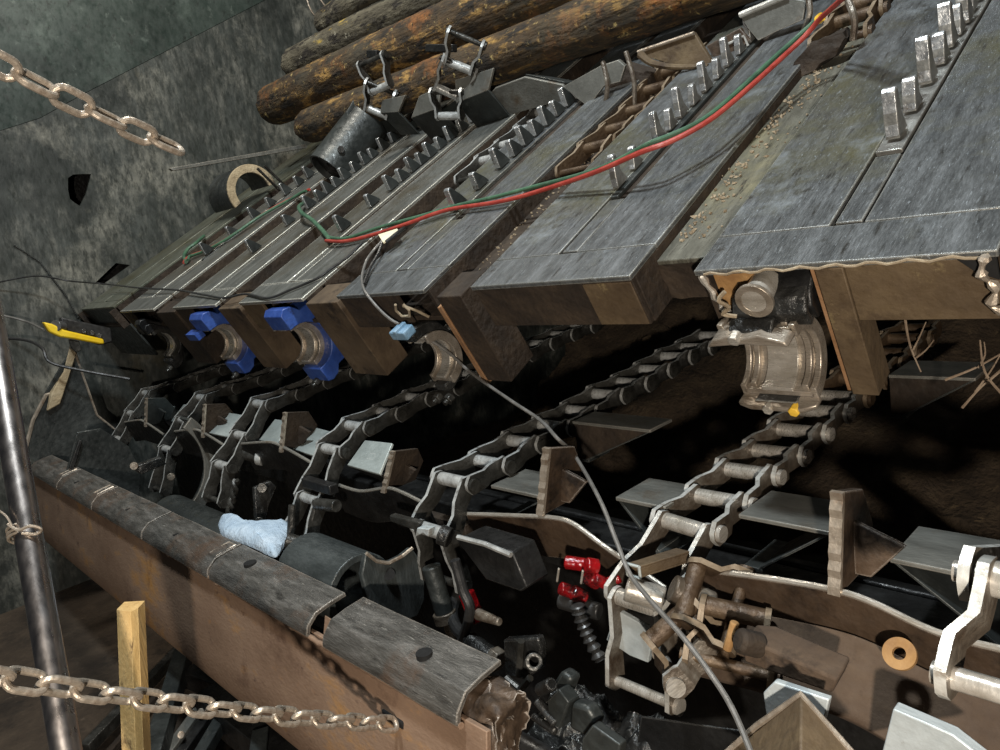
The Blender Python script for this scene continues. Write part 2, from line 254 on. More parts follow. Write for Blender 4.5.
# ================================================================ deck beams
BE = [dict(x=(-4.13, -3.52), lab='narrow greenish deck beam lying along the foot of the steel wall', far=1),
      dict(x=(-3.279, -2.804), lab='grey deck beam carrying the short loop of red and green hose', far=1),
      dict(x=(-2.564, -2.119), lab='grey deck beam above the blue bearing that is nearer the steel wall', far=1),
      dict(x=(-1.906, -1.437), lab='grey deck beam above the blue bearing that is farther from the steel wall', far=1),
      dict(x=(-1.227, -.80), lab='grey deck beam beside the cream cable tag, above the small bare bearing shell', far=0),
      dict(x=(-.614, -.142), lab='worn grey deck beam with a closed mud-caked end and no bearing below', far=0),
      dict(x=(0.0, .471), lab='widest looking blue-grey deck beam, above the big bright bearing shell', far=0)]
LEN = 2.35; T0 = [.5, .32, .37, .40, .41, .37, .37]
for i, B in enumerate(BE):
    x0, x1 = B['x']; xc = (x0+x1)/2; t = thing('deck_beam', B['lab'], 'deck beam', D(x0, 0, 0), 'row of sloping deck beams')
    mt = 'deckgreen' if i == 0 else ('deckfar' if B['far'] else 'deck')
    b = MB(); b.box((x0, .012, -.125), (x0+.014, LEN, -.0125), D); b.box((x1-.014, .012, -.125), (x1, LEN, -.0125), D)
    b.box((x0+.014, .03, -.125), (x1-.014, LEN, -.11), D); b.box((x0+.014, .16, -.11), (x1-.014, LEN, -.0125), D)
    b.build('box_body', 'mud', t, .002)
    e = 0 if i else .05
    MB().box((x0, e-.004, -.012), (x1, .105, 0), D).build('front_cap', mt, t, .002)
    MB().box((x0, .107, -.012), (xc-.028, LEN, 0), D).build('top_plate', mt, t, .002)
    MB().box((xc+.028, .107, -.012), (x1, LEN, 0), D).build('top_plate', mt, t, .002)
    MB().box((xc-.022, .115, -.012), (xc+.022, T0[i]-.035, -.002), D).build('inlay_strip', mt, t, .002)
    if i == 6:
        MB().box((x0+.262, .0, -.122), (x1-.004, .012, -.013), D).build('end_plate', 'endplate', t, .002)
        MB().box((x0+.217, -.004, -.285), (x0+.262, .06, -.013), D).build('support_plate', 'endplate', t, .002)
        MB().box((x0+.205, .006, -.285), (x0+.217, .10, -.013), D).build('edge_strip', 'copper', t, .001)
        MB().box((x0+.02, .02, -.11), (x0+.10, .03, -.013), D).build('inner_plate', 'orange', t)
        b = MB(); b.tube([D(x0+.006+.03*k/9+.004*math.sin(k*3), .004, -.015-.11*k/9) for k in range(10)], [.006+.002*math.sin(k*2.1) for k in range(10)], 7); b.build('weld_bead', 'pin', t)
        b = MB(); b.tube(smooth([D(x1-.012, -.012, -.004), D(x1-.02, -.016, -.03), D(x1-.008, -.012, -.055), D(x1-.014, -.016, -.085), D(x1+.004, -.01, -.10)], 4), [.006+.003*math.sin(k*1.9) for k in range(17)], 7); b.build('torn_edge', 'galv', t, jit=.004)
        b = MB(); b.prism([D(x1-.05, -.004, -.012), D(x1-.004, -.004, -.012), D(x1-.004, -.004, -.05), D(x1-.03, -.004, -.035)], D(0, .01, 0)); b.build('notch', 'hole', t)
        b = MB(); b.tube([D(x0+.02+.44*k/30, -.005, -.008+.003*math.sin(k*1.7)) for k in range(31)], .0026, 6); b.build('edge_burr', 'crumb', t)
    elif i == 5:
        MB().box((x0+.003, .0, -.124), (x1-.003, .012, -.013), D).build('end_plate', 'mud', t, .002)
        b = MB(); b.box((x1-.13, -.003, -.122), (x1-.006, .012, -.016), D); b.build('lit_patch', 'endplate', t, .002)  # lamplit part of the end plate, painted as a lighter colour
    elif i == 4:
        MB().box((x0+.003, .0, -.124), (x0+.29, .012, -.013), D).build('end_plate', 'mud', t, .002)
        b = MB(); b.box((x1+.045, -.01, -.305), (x1+.14, .1, -.02), D); b.build('support_plate', 'mud', t, .003)
        b = MB(); b.box((x1+.03, -.014, -.315), (x1+.047, .06, -.05), D); b.build('edge_strip', 'copper', t, .001)
    elif i:
        MB().box((x0+.003, .0, -.124), (x0+.16, .012, -.013), D).build('end_plate', 'mud' if i < 3 else 'endplate', t, .002)
        b = MB(); b.box((x1+.004, -.006, -.318), (x1+(.195 if i > 1 else .225), .1, -.02), D); b.build('support_plate', 'gapplate' if i > 1 else 'mud', t, .003)
        MB().box((x0+.16, .08, -.30), (x1, .095, -.013), D).build('mount_plate', 'mud', t, .002)
    else:
        MB().box((x0+.003, .05, -.34), (x1, .062, -.013), D).build('end_plate', 'dark', t, .002)
# filler plates in the gaps between the beams
GL = ['dark sunken filler strip between the greenish wall beam and the hose loop beam', 'sunken filler strip between the hose loop beam and its neighbour with a blue bearing',
      'sunken filler strip between the two beams that have blue bearings', 'sunken filler strip beside the black cable, next to the cable tag beam', 'sunken filler strip in the gap just behind the small bare bearing shell',
      'broad filler strip littered with pale crumbs, running beside the beam over the big bearing shell']
for i in range(6):
    x0 = BE[i]['x'][1]+.002; x1 = BE[i+1]['x'][0]-.002; z = [-.10, -.085, -.08, -.085, -.06, -.028][i]; ye = [.15, .105, .105, .105, .12, .085][i]
    t = thing('gap_filler', GL[i], 'filler plate', D(x0, ye, z), 'filler plates between the deck beams')
    MB().box((x0, ye, z-.012), (x1, LEN, z), D).build('top_strip', 'filler' if i == 5 else 'mud', t, .003)
    MB().box((x0, ye+.002, -.124), (x1, ye+.06, z-.012), D).build('front_block', 'mud', t, 0, jit=.012, cuts=7)
random.seed(3); b = MB()
for k in range(620):
    i = random.choice((5, 5, 5, 4, 4, 3)); x0 = BE[i]['x'][1]; x1 = BE[i+1]['x'][0]; z = [0, 0, 0, -.085, -.06, -.028][i]
    x = x0+.012+abs(random.gauss(0, .035)) if random.random() < .8 else random.uniform(x0, x1); y = random.uniform(.15, 1.5); s = random.uniform(.0015, .0048)
    if x > x1-.01: continue
    q = D(x, y, z+s*.6); d = V((random.gauss(0, 1), random.gauss(0, 1), random.gauss(0, .4))).normalized()
    u = d.orthogonal().normalized(); w_ = d.cross(u); L_ = s*random.uniform(.8, 2.2)
    b.add([q+d*L_, q-d*L_, q+u*s, q-u*s, q+w_*s, q-w_*s], [[0, 2, 4], [0, 4, 3], [0, 3, 5], [0, 5, 2], [1, 4, 2], [1, 3, 4], [1, 5, 3], [1, 2, 5]])
o = b.build('wood_crumbs', 'crumb'); tag(o, 'pale wood crumbs scattered along the gaps between the deck beams', 'crumbs', kind='stuff')
# ================================================================ toothed racks
TY = {6: (.232, [.38, .485, .6, .685, .765, .825, .885, .945, 1.01, 1.08], .088, .025), 5: (-.408, [.38, .47, .60, .67, .74, .81, .89, .97, 1.05, 1.13, 1.21], .078, .019),
      4: (-1.07, [.43, .55, .68, .76, .83, .90, .97, 1.04, 1.11, 1.17], .072, .024), 3: (-1.74, [.43, .60, .72, .79, .86, .92, .98, 1.05, 1.12, 1.2, 1.28], .066, .022),
      2: (-2.42, [.38, .60, .74, .81, .87, .93, .99, 1.07, 1.14, 1.2, 1.28, 1.36], .066, .022), 1: (-3.06, [.45, .62, .78, .90, 1.02, 1.12, 1.2], .07, .022)}
TL = {6: 'toothed rack bar with the biggest bright teeth, on the beam over the big bearing shell', 5: 'toothed rack bar whose first bright tooth is crossed by the red and green hose',
      4: 'toothed rack bar leading up beside the grey trapezoid plate to the boxy brown flights', 3: 'toothed rack bar with dark pointed teeth that ends in front of the grey trapezoid plate',
      2: 'toothed rack bar with many worn teeth beginning at the bend of the green hose', 1: 'toothed rack bar with dark triangular teeth beside the short hose loop'}
for i, (xc, ys, h, wd) in TY.items():
    t = thing('toothed_rack', TL[i], 'toothed rack', D(xc, ys[0], 0), 'toothed racks on the deck beams')
    MB().box((xc-.0235, ys[0]-.03, -.011), (xc+.0235, LEN-.05, -.001), D).build('rack_bar', 'toothdk' if i == 6 else 'dark', t, .002)
    for k, y in enumerate(ys):
        hh = h*(1.0 if k % 2 == 0 else (.66 if i >= 5 else .8)); xs = xc+random.uniform(-.003, .003)
        sl = .036 if i >= 5 else .045; ln = .026 if i >= 5 else .008
        pr = [(y, .004), (y+ln*.3, hh*.45), (y+ln, hh*.97), (y+ln+.006, hh), (y+ln+.014, hh*.97), (y+sl, hh*.45), (y+sl+.012, .004)]
        tt = MB().prism([D(xs-wd/2, a, c) for a, c in pr], X3*wd).build('tooth', 'toothdk' if i >= 5 else 'dark', t, .002)
        MB().prism([D(xs-wd*.46, a, c) for a, c in [(y-.003+ln*.1, hh*.12), (y-.003+ln, hh*.97), (y+ln+.004, hh+.002), (y+ln+.012, hh+.001), (y+ln+.012, hh*.9), (y+.004+ln*.1, hh*.12)]], X3*(wd*.92)).build('lit_worn_face', 'tooth', tt, .001)  # front worn by logs; lamplight on it also put into the bright colour
# ================================================================ bearing halves (open half shells facing down the slope)
def bearing(xc, w, zc, R, m, label, bolts, shell='brass', hx=(-.3, .3), up=1.9, low=1.75, ro=1.3, ribs=True):
    yc = -.035
    t = thing('bearing_half', label, 'bearing', D(xc, yc, zc), 'open bearing halves under the deck beams')
    out = [(yc-.02, zc+R*(up-.18)), (yc, zc+R*up), (yc+.03, zc+R*(up-.1)), (yc+.05, zc+R*min(up-.2, 1.4)), (yc+R*.98*ro/1.3, zc+R*ro*.78), (yc+R*ro*.96, zc+R*.4), (yc+R*ro, zc), (yc+R*ro*.96, zc-R*.4), (yc+R*.98*ro/1.3, zc-R*ro*.78),
           (yc+.05, zc-R*min(low-.1, 1.4)), (yc+.03, zc-R*(low-.08)), (yc, zc-R*low), (yc-.02, zc-R*(low-.1))]
    inn = [(yc-.02, zc-R)]+[(yc+R*math.cos(a), zc+R*math.sin(a)) for a in [(-90+15*k)*math.pi/180 for k in range(13)]]+[(yc-.02, zc+R)]
    MB().prism([D(xc+w*hx[0], a, c) for a, c in out+inn], X3*(w*(hx[1]-hx[0]))).build('housing', m, t, .003 if m == 'blue' else .006)
    if ribs:
        for s in (-1, 1): MB().prism([D(xc+s*w*.5-.008, a, c) for a, c in [(yc+(a-yc)*.86, zc+(c-zc)*.8) for a, c in out]+inn], X3*.016).build('housing_rib', m, t, .003)
    u = (D(0, 1, 0)-D(0, 0, 0))
    c0 = D(xc, yc, zc); A = dict(seg=24, a0=-math.pi/2, a1=math.pi/2, u=u)
    MB().ring(c0-X3*w*.5, c0+X3*w*.5, R, R-.011, **A).build('shell', shell, t, .001)
    for s in (-1, 1): MB().ring(c0+X3*(s*w*.5-.006), c0+X3*(s*w*.5+.006), R+.006, R-.02, **A).build('shell_flange', shell, t, .002)
    MB().ring(c0-X3*w*.22, c0+X3*w*.22, R-.010, R-.018, **A).build('shell_band', 'pin', t, .001)
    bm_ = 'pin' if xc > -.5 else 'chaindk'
    for (dx, dz) in bolts:
        a = D(xc+dx*w, yc-.02, zc+dz*R*1.45); n_ = D(0, -1, 0)
        bo = MB().cyl(a, a+n_*.02, .016, 6).build('bolt', bm_, t, .002)
        MB().cyl(a+n_*.02, a+n_*.032, .008, 12).build('stud', bm_, bo)
    return t
bt = bearing(.098, .135, -.187, .080, 'engine', 'big bright open bearing shell below the widest deck beam', [], up=1.25, low=1.1, ro=1.22, ribs=False)
for sgn in (-1, 1): MB().ring(D(.098+sgn*.05-.006, -.035, -.187), D(.098+sgn*.05+.006, -.035, -.187), .085, .06, 24, -1.45, 1.45, D(0, 1, 0)).build('web_ring', 'brass', bt, .002)
MB().prism([D(.025, -.06, -.268), D(.05, -.066, -.272), D(.15, -.066, -.272), D(.175, -.055, -.268), D(.175, -.03, -.268), D(.025, -.03, -.268)], D(0, 0, -.010)).build('bottom_flange', 'brass', bt, .003)
for x_ in (.085, .135): MB().cyl(D(x_, -.07, -.277), D(x_, -.045, -.279), .011, 6).build('nut', 'pin' if x_ < .1 else 'tape', bt, .002)
bearing(-.915, .085, -.215, .078, 'engine', 'small bare bearing shell with a light blue clip on top, crossed by the grey cable', [(-.3, -1.05), (.3, -1.05)], up=1.5, low=1.4, ribs=False)
bearing(-1.655, .12, -.175, .085, 'blue', 'blue bearing half farther from the steel wall, under the hose', [(.35, -1.15)], hx=(-.1, .95), up=1.85, low=1.75, ro=1.75, ribs=False)
bearing(-2.32, .12, -.175, .085, 'blue', 'blue bearing half with a bright blue tab, nearer the steel wall', [(.35, -1.15)], hx=(-.1, .95), up=1.85, low=1.75, ro=1.75, ribs=False)
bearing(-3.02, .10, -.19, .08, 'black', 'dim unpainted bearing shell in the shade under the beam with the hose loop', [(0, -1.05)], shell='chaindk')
MB_ = MB().box((-2.40, -.085, -.115), (-2.30, -.05, -.085), D).build('clip', 'blueplate'); MB_.data.materials[0] = M['blue']
tag(MB_, 'bright blue tab clipped across the top of the blue bearing nearer the wall', 'clip')
t = thing('clip', 'light blue clip seated on the small bare bearing shell', 'clip', D(-.93, -.05, -.11))
MB().box((-.955, -.075, -.112), (-.885, -.035, -.085), D).build('clip_body', 'clipblue', t, .004)
MB().box((-.925, -.08, -.088), (-.910, -.035, -.077), D).build('rib', 'clipblue', t, .002)
# seat block, eye bolt and bracket that carry the big shell
t = thing('bearing_bracket', 'dark shiny curved bracket with a round bolt head above the big bright bearing shell', 'bracket', D(.12, .0, -.06))
b = MB(); b.strip([(-.02, -.115), (-.03, -.085), (-.015, -.06), (.02, -.045), (.09, -.03)], .06, .195, .016, f=lambda x, y, z: D(x, y, z)); b.build('bracket_body', 'engine', t, .004)
b = MB(); b.strip([(.0, -.115), (-.014, -.08), (.0, -.055), (.03, -.035), (.09, -.02)], .135, .20, .03, f=lambda x, y, z: D(x, y, z)); b.build('side_arm', 'black', t, .004)
b = MB().cyl(D(.115, -.035, -.05), D(.115, .03, -.05), .026, 20); bo = b.build('bolt_head', 'pin', t, .004)
MB().ring(D(.115, -.036, -.05), D(.115, -.028, -.05), .034, .022, 24).build('washer', 'brass', bo, .001)
b = MB(); b.tube(smooth([D(.065, -.03, -.03), D(.05, -.035, -.045), D(.065, -.035, -.06), D(.048, -.035, -.075), D(.07, -.03, -.085)], 4), .004, 6); b.build('tie_wire', 'crumb', t)
b = MB(); b.prism([D(.015, -.07, -.125), D(.03, -.07, -.108), D(.06, -.07, -.100), D(.09, -.07, -.104), D(.12, -.07, -.098), D(.165, -.07, -.112), D(.17, -.07, -.122), D(.09, -.07, -.118)], D(0, .035, 0)); b.build('flange', 'brass', t, .003)
MB().cyl(D(.075, -.075, -.108), D(.075, -.055, -.104), .012, 6).build('nut', 'pin', t, .002)
b = MB(); b.tube([D(-.93, -.02, -.03), D(-.945, -.02, -.05), D(-.935, -.02, -.07), D(-.90, -.02, -.07), D(-.885, -.02, -.05), D(-.895, -.02, -.03)], .004, 8); b.tube([D(-.90, -.02, -.035), D(-.87, -.01, -.06), D(-.85, 0, -.09)], .004, 8)
tag(b.build('tie_wire', 'crumb'), 'bent wire eye hanging below the edge of the cable tag beam', 'wire')
# ================================================================ logs
def log(pa, pb, r, m, lab, ext, taper=.92, seed=1):
    A, Bq = pa, pb; d = (Bq-A).normalized(); E_ = A+d*ext; n = int(ext/.035); seg = 36
    u = d.orthogonal().normalized(); w_ = d.cross(u); b = MB(); vs = []
    for i in range(n+1):
        t_ = i/n; c = A+d*(ext*t_); rr = r*(1+(taper-1)*t_)
        for k in range(seg):
            a = 2*math.pi*k/seg; q = u*math.cos(a)+w_*math.sin(a); s = c*1.0+q*r*3+V((seed*7, 0, 0))
            f = 1+.05*noise.noise(s*2.2)+.05*noise.noise(V((s.x*5, s.y*16, s.z*16)))+.03*noise.noise(s*40)
            if i == 0: f *= .9
            vs.append(c+q*rr*f+(d*noise.noise(s*9)*.02 if i == 0 else V((0, 0, 0))))
    b.add(vs, [[i*seg+k, i*seg+(k+1) % seg, (i+1)*seg+(k+1) % seg, (i+1)*seg+k] for i in range(n) for k in range(seg)])
    b.add([A-d*.012]+vs[:seg], [[0, 1+k, 1+(k+1) % seg] for k in range(seg)]); b.add([E_]+vs[-seg:], [[0, 1+k, 1+(k+1) % seg] for k in range(seg)])
    o = b.build('log', m, sm=60); tag(o, lab, 'log', 'bark-covered logs at the head of the deck'); return o
log(at(307, 127, 'X', -3.2), at(640, 7, 'X', -.9), .095, 'bark', 'lowest orange-barked log, lying right behind the flights and grey trapezoid plate', 4.0, 1.08, 1)
log(at(272, 106, 'X', -3.64), at(500, 8, 'X', -1.66), .122, 'bark', 'thick dark log sticking out farthest toward the steel wall', 4.6, 1.05, 2)
log(at(294, 66, 'X', -3.6), at(440, -8, 'X', -2.2), .10, 'barkgrey', 'grey log with a yellow scar, second from the top of the pile', 4.4, 1.0, 3)
log(at(325, 24, 'X', -3.25), at(372, -6, 'X', -2.70), .082, 'barkgrey', 'thin grey log at the very top of the pile, only its end in view', 3.0, 1.0, 4)
# ================================================================ chain links
LP = .13
def bar(b, s, w0, w1, L, th=.010, h=.026):
    st = [(-.019, .007), (-.013, .016), (-.004, h), (.02, h*.95), (L*.42, h*.86), (L*.66, h*.86), (L-.02, h*.95), (L+.004, h), (L+.013, .016), (L+.019, .007)]
    def vv(u):
        t_ = min(1, max(0, (u-L*.38)/(L*.3))); t_ = t_*t_*(3-2*t_); return w0+(w1-w0)*t_
    vs = []
    for u, hh in st: vs += [V((u, s*(vv(u)-th/2), -hh)), V((u, s*(vv(u)+th/2), -hh)), V((u, s*(vv(u)+th/2), hh)), V((u, s*(vv(u)-th/2), hh))]
    n = len(st); b.add(vs, [[4*i+j, 4*i+(j+1) % 4, 4*(i+1)+(j+1) % 4, 4*(i+1)+j] for i in range(n-1) for j in range(4)]+[[0, 1, 2, 3], [4*n-1, 4*n-2, 4*n-3, 4*n-4]])
LM = {}
def edged(o, m):                            # lamplight on the narrow edges of every side bar, put into a brighter colour
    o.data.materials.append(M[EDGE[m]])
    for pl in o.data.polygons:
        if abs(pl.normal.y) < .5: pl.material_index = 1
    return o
def linkmesh(L, m):
    k = (round(L, 3), m)
    if k not in LM:
        ob = []
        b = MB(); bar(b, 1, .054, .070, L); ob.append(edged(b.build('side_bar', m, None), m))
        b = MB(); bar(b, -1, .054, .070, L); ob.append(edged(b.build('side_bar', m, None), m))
        b = MB(); b.cyl((0, -.058, 0), (0, .058, 0), .017, 18); ob.append(b.build('barrel', {'chain': 'pin', 'chaindk': 'edgedk'}.get(m, m), None, .002))
        b = MB(); b.cyl((L, -.082, 0), (L, .082, 0), .0105, 12); b.cyl((L, .073, 0), (L, .084, 0), .017, 14); ob.append(b.build('pin', 'pin' if m == 'chain' else m, None, .002))
        LM[k] = [o.data for o in ob]
        for o in ob: bpy.data.objects.remove(o)
    return LM[k]
def put(me, name, parent, mw, bev=.0015):
    o = bpy.data.objects.new(name, me); C.objects.link(o); o.parent = parent
    base = ORG[parent.name]; o.matrix_local = Matrix.Translation(-base) @ mw; ORG[o.name] = V((0, 0, 0))
    if bev:
        q = o.modifiers.new('bevel', 'BEVEL'); q.width = bev; q.segments = 1; q.limit_method = 'ANGLE'; q.angle_limit = .6
    return o
def sub(me, name, parent):
    o = bpy.data.objects.new(name, me); C.objects.link(o); o.parent = parent; return o
def frame(A, Bp, lat=X3):
    u = (Bp-A).normalized(); v = (lat-u*lat.dot(u)).normalized(); w_ = u.cross(v)
    return Matrix(((u.x, v.x, w_.x, A.x), (u.y, v.y, w_.y, A.y), (u.z, v.z, w_.z, A.z), (0, 0, 0, 1)))
def link(t, A, Bp, m, lat=X3):
    a, a2, c, d = linkmesh((Bp-A).length, m); mw = frame(A, Bp, lat)
    o = put(c, 'link', t, mw); sub(a, 'side_bar', o); sub(a2, 'side_bar', o); sub(d, 'pin', o); return o
# a flight: pale top plate on a folded brace, bolted out to one side of a chain
def flight(t, xc, y, z, x0, x1, m, s=1, dy=.065, drop=.11, fr=None, front=None):
    fr = fr or (lambda x, yy, zz: V((x, yy, zz)))
    a, c = xc+s*x0, xc+s*x1
    f = MB().box((min(a, c), y-dy, z-.009), (max(a, c), y+dy, z), fr).build('flight', m, t, .002)
    b = MB(); th = .008
    b.prism([fr(c-s*.004, y-dy+.003, z-.009), fr(c-s*.004-s*th, y-dy+.003, z-.009), fr(a+s*.03, y-dy+.003, z-drop), fr(a+s*.03+s*th, y-dy+.003, z-drop)], fr(0, 2*dy-.006, 0)-fr(0, 0, 0))
    b.build('brace', 'dark', f, .001)
    if front: MB().prism([fr(a, y-dy+.006, z-.009), fr(c-s*.006, y-dy+.006, z-.009), fr(a+s*.034, y-dy+.006, z-drop), fr(a, y-dy+.006, z-drop)], fr(0, .008, 0)-fr(0, 0, 0)).build('front_plate', front, f, .001)
    b = MB(); b.box((min(a, a+s*.04), y-dy+.003, z-drop-.008), (max(a, a+s*.04), y+dy-.003, z-drop), fr); b.build('foot', 'dark', f, .001)
    return f
def pxflight(t, X0, X1, c, m):              # a flight tipped over with its link where the chain turns down
    q = [at(*c[0], 'X', X0), at(*c[1], 'X', X0), at(*c[2], 'X', X1), at(*c[3], 'X', X1)]
    n_ = (q[3]-q[0]).cross(q[1]-q[0]).normalized(); n_ = n_ if n_.z > 0 else -n_
    f = MB().prism(q, -n_*.009).build('flight', m, t, .002); d_ = (q[1]-q[0]+q[2]-q[3]).normalized()
    MB().prism([q[0]-n_*.009, q[3]-n_*.009, q[3].lerp(q[0], .3)-n_*.10+d_*.02, q[0].lerp(q[3], .3)-n_*.10+d_*.02], d_*.008).build('brace', 'black', f, .001)
    return f
def chain(name, lab, xc, z0, far, hang, m, grp, y0=0.0, slope=.085, mfar=None):
    pins = []
    y = y0
    for k in range(far): pins.append(V((xc, y+LP*(far-1-k), z0+slope*LP*(far-1-k)+.004*math.sin(k*2.3+xc*5))))
    pins += hang
    t = thing(name, lab, 'conveyor chain', (xc, y0, z0), grp)
    for k in range(len(pins)-1):
        mm = mfar if (mfar and k < far-7) else m
        link(t, pins[k], pins[k+1], mm)          # barrels lead toward the tail, as on the real chain
    return t
GC = 'conveyor chains hanging off the missing shaft'
def hp(x, *pp): return [at(a, c, 'X', x) for a, c in pp]
# second-from-hose end chain, in front of the widest beam
cf = chain('conveyor_chain', 'rusty conveyor chain hanging below the big bright bearing shell, with the bent bright side bars', -.075, -.515, 12, hp(-.09, (640, 603), (644, 692)), 'chain', GC, mfar='chainbr')
flight(cf, -.075, .12, -.492, .09, .27, 'flightdk', 1, .07); flight(cf, -.075, .085, -.492, .06, .19, 'flightdk', -1, .065)
flight(cf, -.02, .92, -.40, .05, .25, 'flightdk', 1, .085, front='mud')
fr = lambda x, y, z: V((x, y, z))
# bright plate on the hanging end of that chain, seen beside the bent bar
P4 = [at(x, y, 'Y', -.16) for x, y in ((606, 640), (616, 610), (653, 631), (648, 663), (630, 656))]
MB().prism(P4, (0, .012, 0)).build('flight', 'blueplate', cf, .002)
P4 = [at(x, y, 'Y', -.30) for x, y in ((763, 693), (774, 682), (829, 700), (824, 722), (766, 716))]
MB().prism(P4, (0, .012, 0)).build('flight', 'blueplate', cf, .002)
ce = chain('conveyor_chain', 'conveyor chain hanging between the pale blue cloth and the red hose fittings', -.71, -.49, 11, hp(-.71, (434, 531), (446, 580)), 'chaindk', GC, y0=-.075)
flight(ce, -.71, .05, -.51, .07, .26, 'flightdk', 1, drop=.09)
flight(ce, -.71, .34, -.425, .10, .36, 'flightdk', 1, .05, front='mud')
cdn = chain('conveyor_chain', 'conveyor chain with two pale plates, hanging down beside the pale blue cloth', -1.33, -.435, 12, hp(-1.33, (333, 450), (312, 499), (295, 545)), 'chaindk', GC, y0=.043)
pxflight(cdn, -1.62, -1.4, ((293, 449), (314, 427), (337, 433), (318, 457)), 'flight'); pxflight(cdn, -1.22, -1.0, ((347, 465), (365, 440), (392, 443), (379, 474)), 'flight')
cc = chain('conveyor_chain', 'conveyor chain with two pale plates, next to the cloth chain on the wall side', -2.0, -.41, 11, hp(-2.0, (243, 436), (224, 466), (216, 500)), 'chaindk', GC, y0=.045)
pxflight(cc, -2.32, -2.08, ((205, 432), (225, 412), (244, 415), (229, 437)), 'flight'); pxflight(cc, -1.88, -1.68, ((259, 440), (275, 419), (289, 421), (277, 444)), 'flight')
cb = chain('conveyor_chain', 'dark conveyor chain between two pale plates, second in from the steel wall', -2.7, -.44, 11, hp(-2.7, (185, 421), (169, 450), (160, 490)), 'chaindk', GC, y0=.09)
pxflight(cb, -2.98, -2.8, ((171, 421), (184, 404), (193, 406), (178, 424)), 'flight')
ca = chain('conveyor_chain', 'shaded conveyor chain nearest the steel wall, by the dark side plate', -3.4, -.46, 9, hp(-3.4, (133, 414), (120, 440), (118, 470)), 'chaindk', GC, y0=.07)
pxflight(ca, -3.28, -3.02, ((144, 418), (161, 405), (174, 406), (162, 420)), 'flight')
cg = thing('conveyor_chain', 'chain end cut by the picture edge, with one pale bent bar over the washer', 'conveyor chain', (.5, -.2, -.4), GC)
q = [V((.615, .02, -.44)), at(1060, 592, 'X', .615), at(1042, 704, 'X', .615)]
link(cg, q[0], q[1], 'chain'); link(cg, q[1], q[2], 'chain')
link(cg, q[0]+V((0, .13, .01)), q[0], 'chain'); link(cg, q[0]+V((0, .26, .02)), q[0]+V((0, .13, .01)), 'chain')
flight(cg, .60, .06, -.488, .05, .285, 'flightdk', -1, .07, .15)
P4 = [at(x, y, 'Y', -.26) for x, y in ((893, 709), (953, 735), (985, 760), (880, 760))]
MB().prism(P4, (0, .02, 0)).build('flight', 'blueplate', cg, .002)
# folded slack links piled beside the nearest chain
sl = thing('slack_chain', 'clump of rusty folded chain links with an orange pin, beside the pale bent bars', 'chain', at(700, 625, 'Y', -.2))
def lk(a, c, ya, yc, m='chain', lat=X3): return link(sl, at(*a, 'Y', ya), at(*c, 'Y', yc), m, V(lat))
lk((690, 592), (735, 612), -.16, -.12, 'chainbr', (.3, .9, .3)); lk((735, 612), (728, 665), -.14, -.18, 'chainbr', (.8, .5, .2)); lk((672, 622), (700, 655), -.2, -.16, 'chainbr', (.5, .8, 0)); lk((700, 640), (668, 668), -.15, -.2, 'chain', (.8, -.3, .4))
MB().cyl(at(735, 622, 'Y', -.21), at(727, 650, 'Y', -.22), .008, 10).build('orange_pin', 'orange', sl, .003)
MB().cyl(at(672, 588, 'Y', -.17), at(712, 606, 'Y', -.13), .026, 18).build('roller', 'chain', sl, .004)
MB().cyl(at(626, 588, 'Y', -.2), at(664, 600, 'Y', -.17), .024, 18).build('roller', 'pin', sl, .004)
# ================================================================ chains and pusher flights on top of the deck
GU = 'chain pieces lying on top of the deck'
def top_chain(lab, xc, ys, z, n, m='chaindk'):
    t = thing('deck_chain', lab, 'conveyor chain', D(xc, ys, z), GU)
    P = [D(xc, ys+LP*k, z+.006*math.sin(k*1.7)) for k in range(n+1)]
    for k in range(n): link(t, P[k+1], P[k], m)
    return t
top_chain('rusty chain run sunk in the gap above the small bare bearing shell', -.705, .62, -.03, 6, 'chainbr')
top_chain('dark chain run in the gap in front of the grey trapezoid plate', -1.335, .78, -.045, 6, 'chaindk')
top_chain('brown chain run in the crumb-littered gap where the hose leaves the picture', -.075, 1.02, .0, 6, 'chainbr')
def upright(lab, cpx, plates, Y, brk):
    t = thing('upright_chain', lab, 'conveyor chain', at(*cpx[0], 'Y', Y), GU)
    P = [at(*a, 'Y', Y-.02*k) for k, a in enumerate(cpx)]
    for k in range(len(P)-1): link(t, P[k], P[k+1], 'chaindk', V((.95, .25, .2)))
    for pl in plates:
        q = [at(*a, 'Y', Y) for a in pl]; f = MB().prism(q, V((0, .012, 0))).build('flight', 'flightdk', t, .002)
        lo = sorted(q, key=lambda v: v.z)[:2]
        MB().prism([lo[0], lo[1], lo[1]+V((0, .10, -.10)), lo[0]+V((0, .10, -.10))], V((0, .012, 0))).build('brace', 'dark', f, .001)
    for a, c in brk: MB().prism([at(a[0], a[1], 'Y', Y-.02), at(c[0], a[1], 'Y', Y-.02), at(c[0], c[1], 'Y', Y-.02), at(a[0], c[1], 'Y', Y-.02)], V((0, .03, 0))).build('cross_lug', 'black', t, .004)
    return t
upright('upright chain between two grey box flights, standing against the lowest log', [(450, 116), (447, 92), (459, 66), (466, 38)], [[(455, 80), (493, 68), (488, 90), (456, 103)], [(419, 96), (441, 86), (438, 108), (411, 118)]], .98, [((425, 44), (452, 52))])
upright('upright dark chain above the dark drum, against the thick log', [(377, 112), (381, 88), (372, 60)], [[(382, 100), (405, 95), (398, 112), (380, 113)]], .98, [((366, 50), (376, 58))])
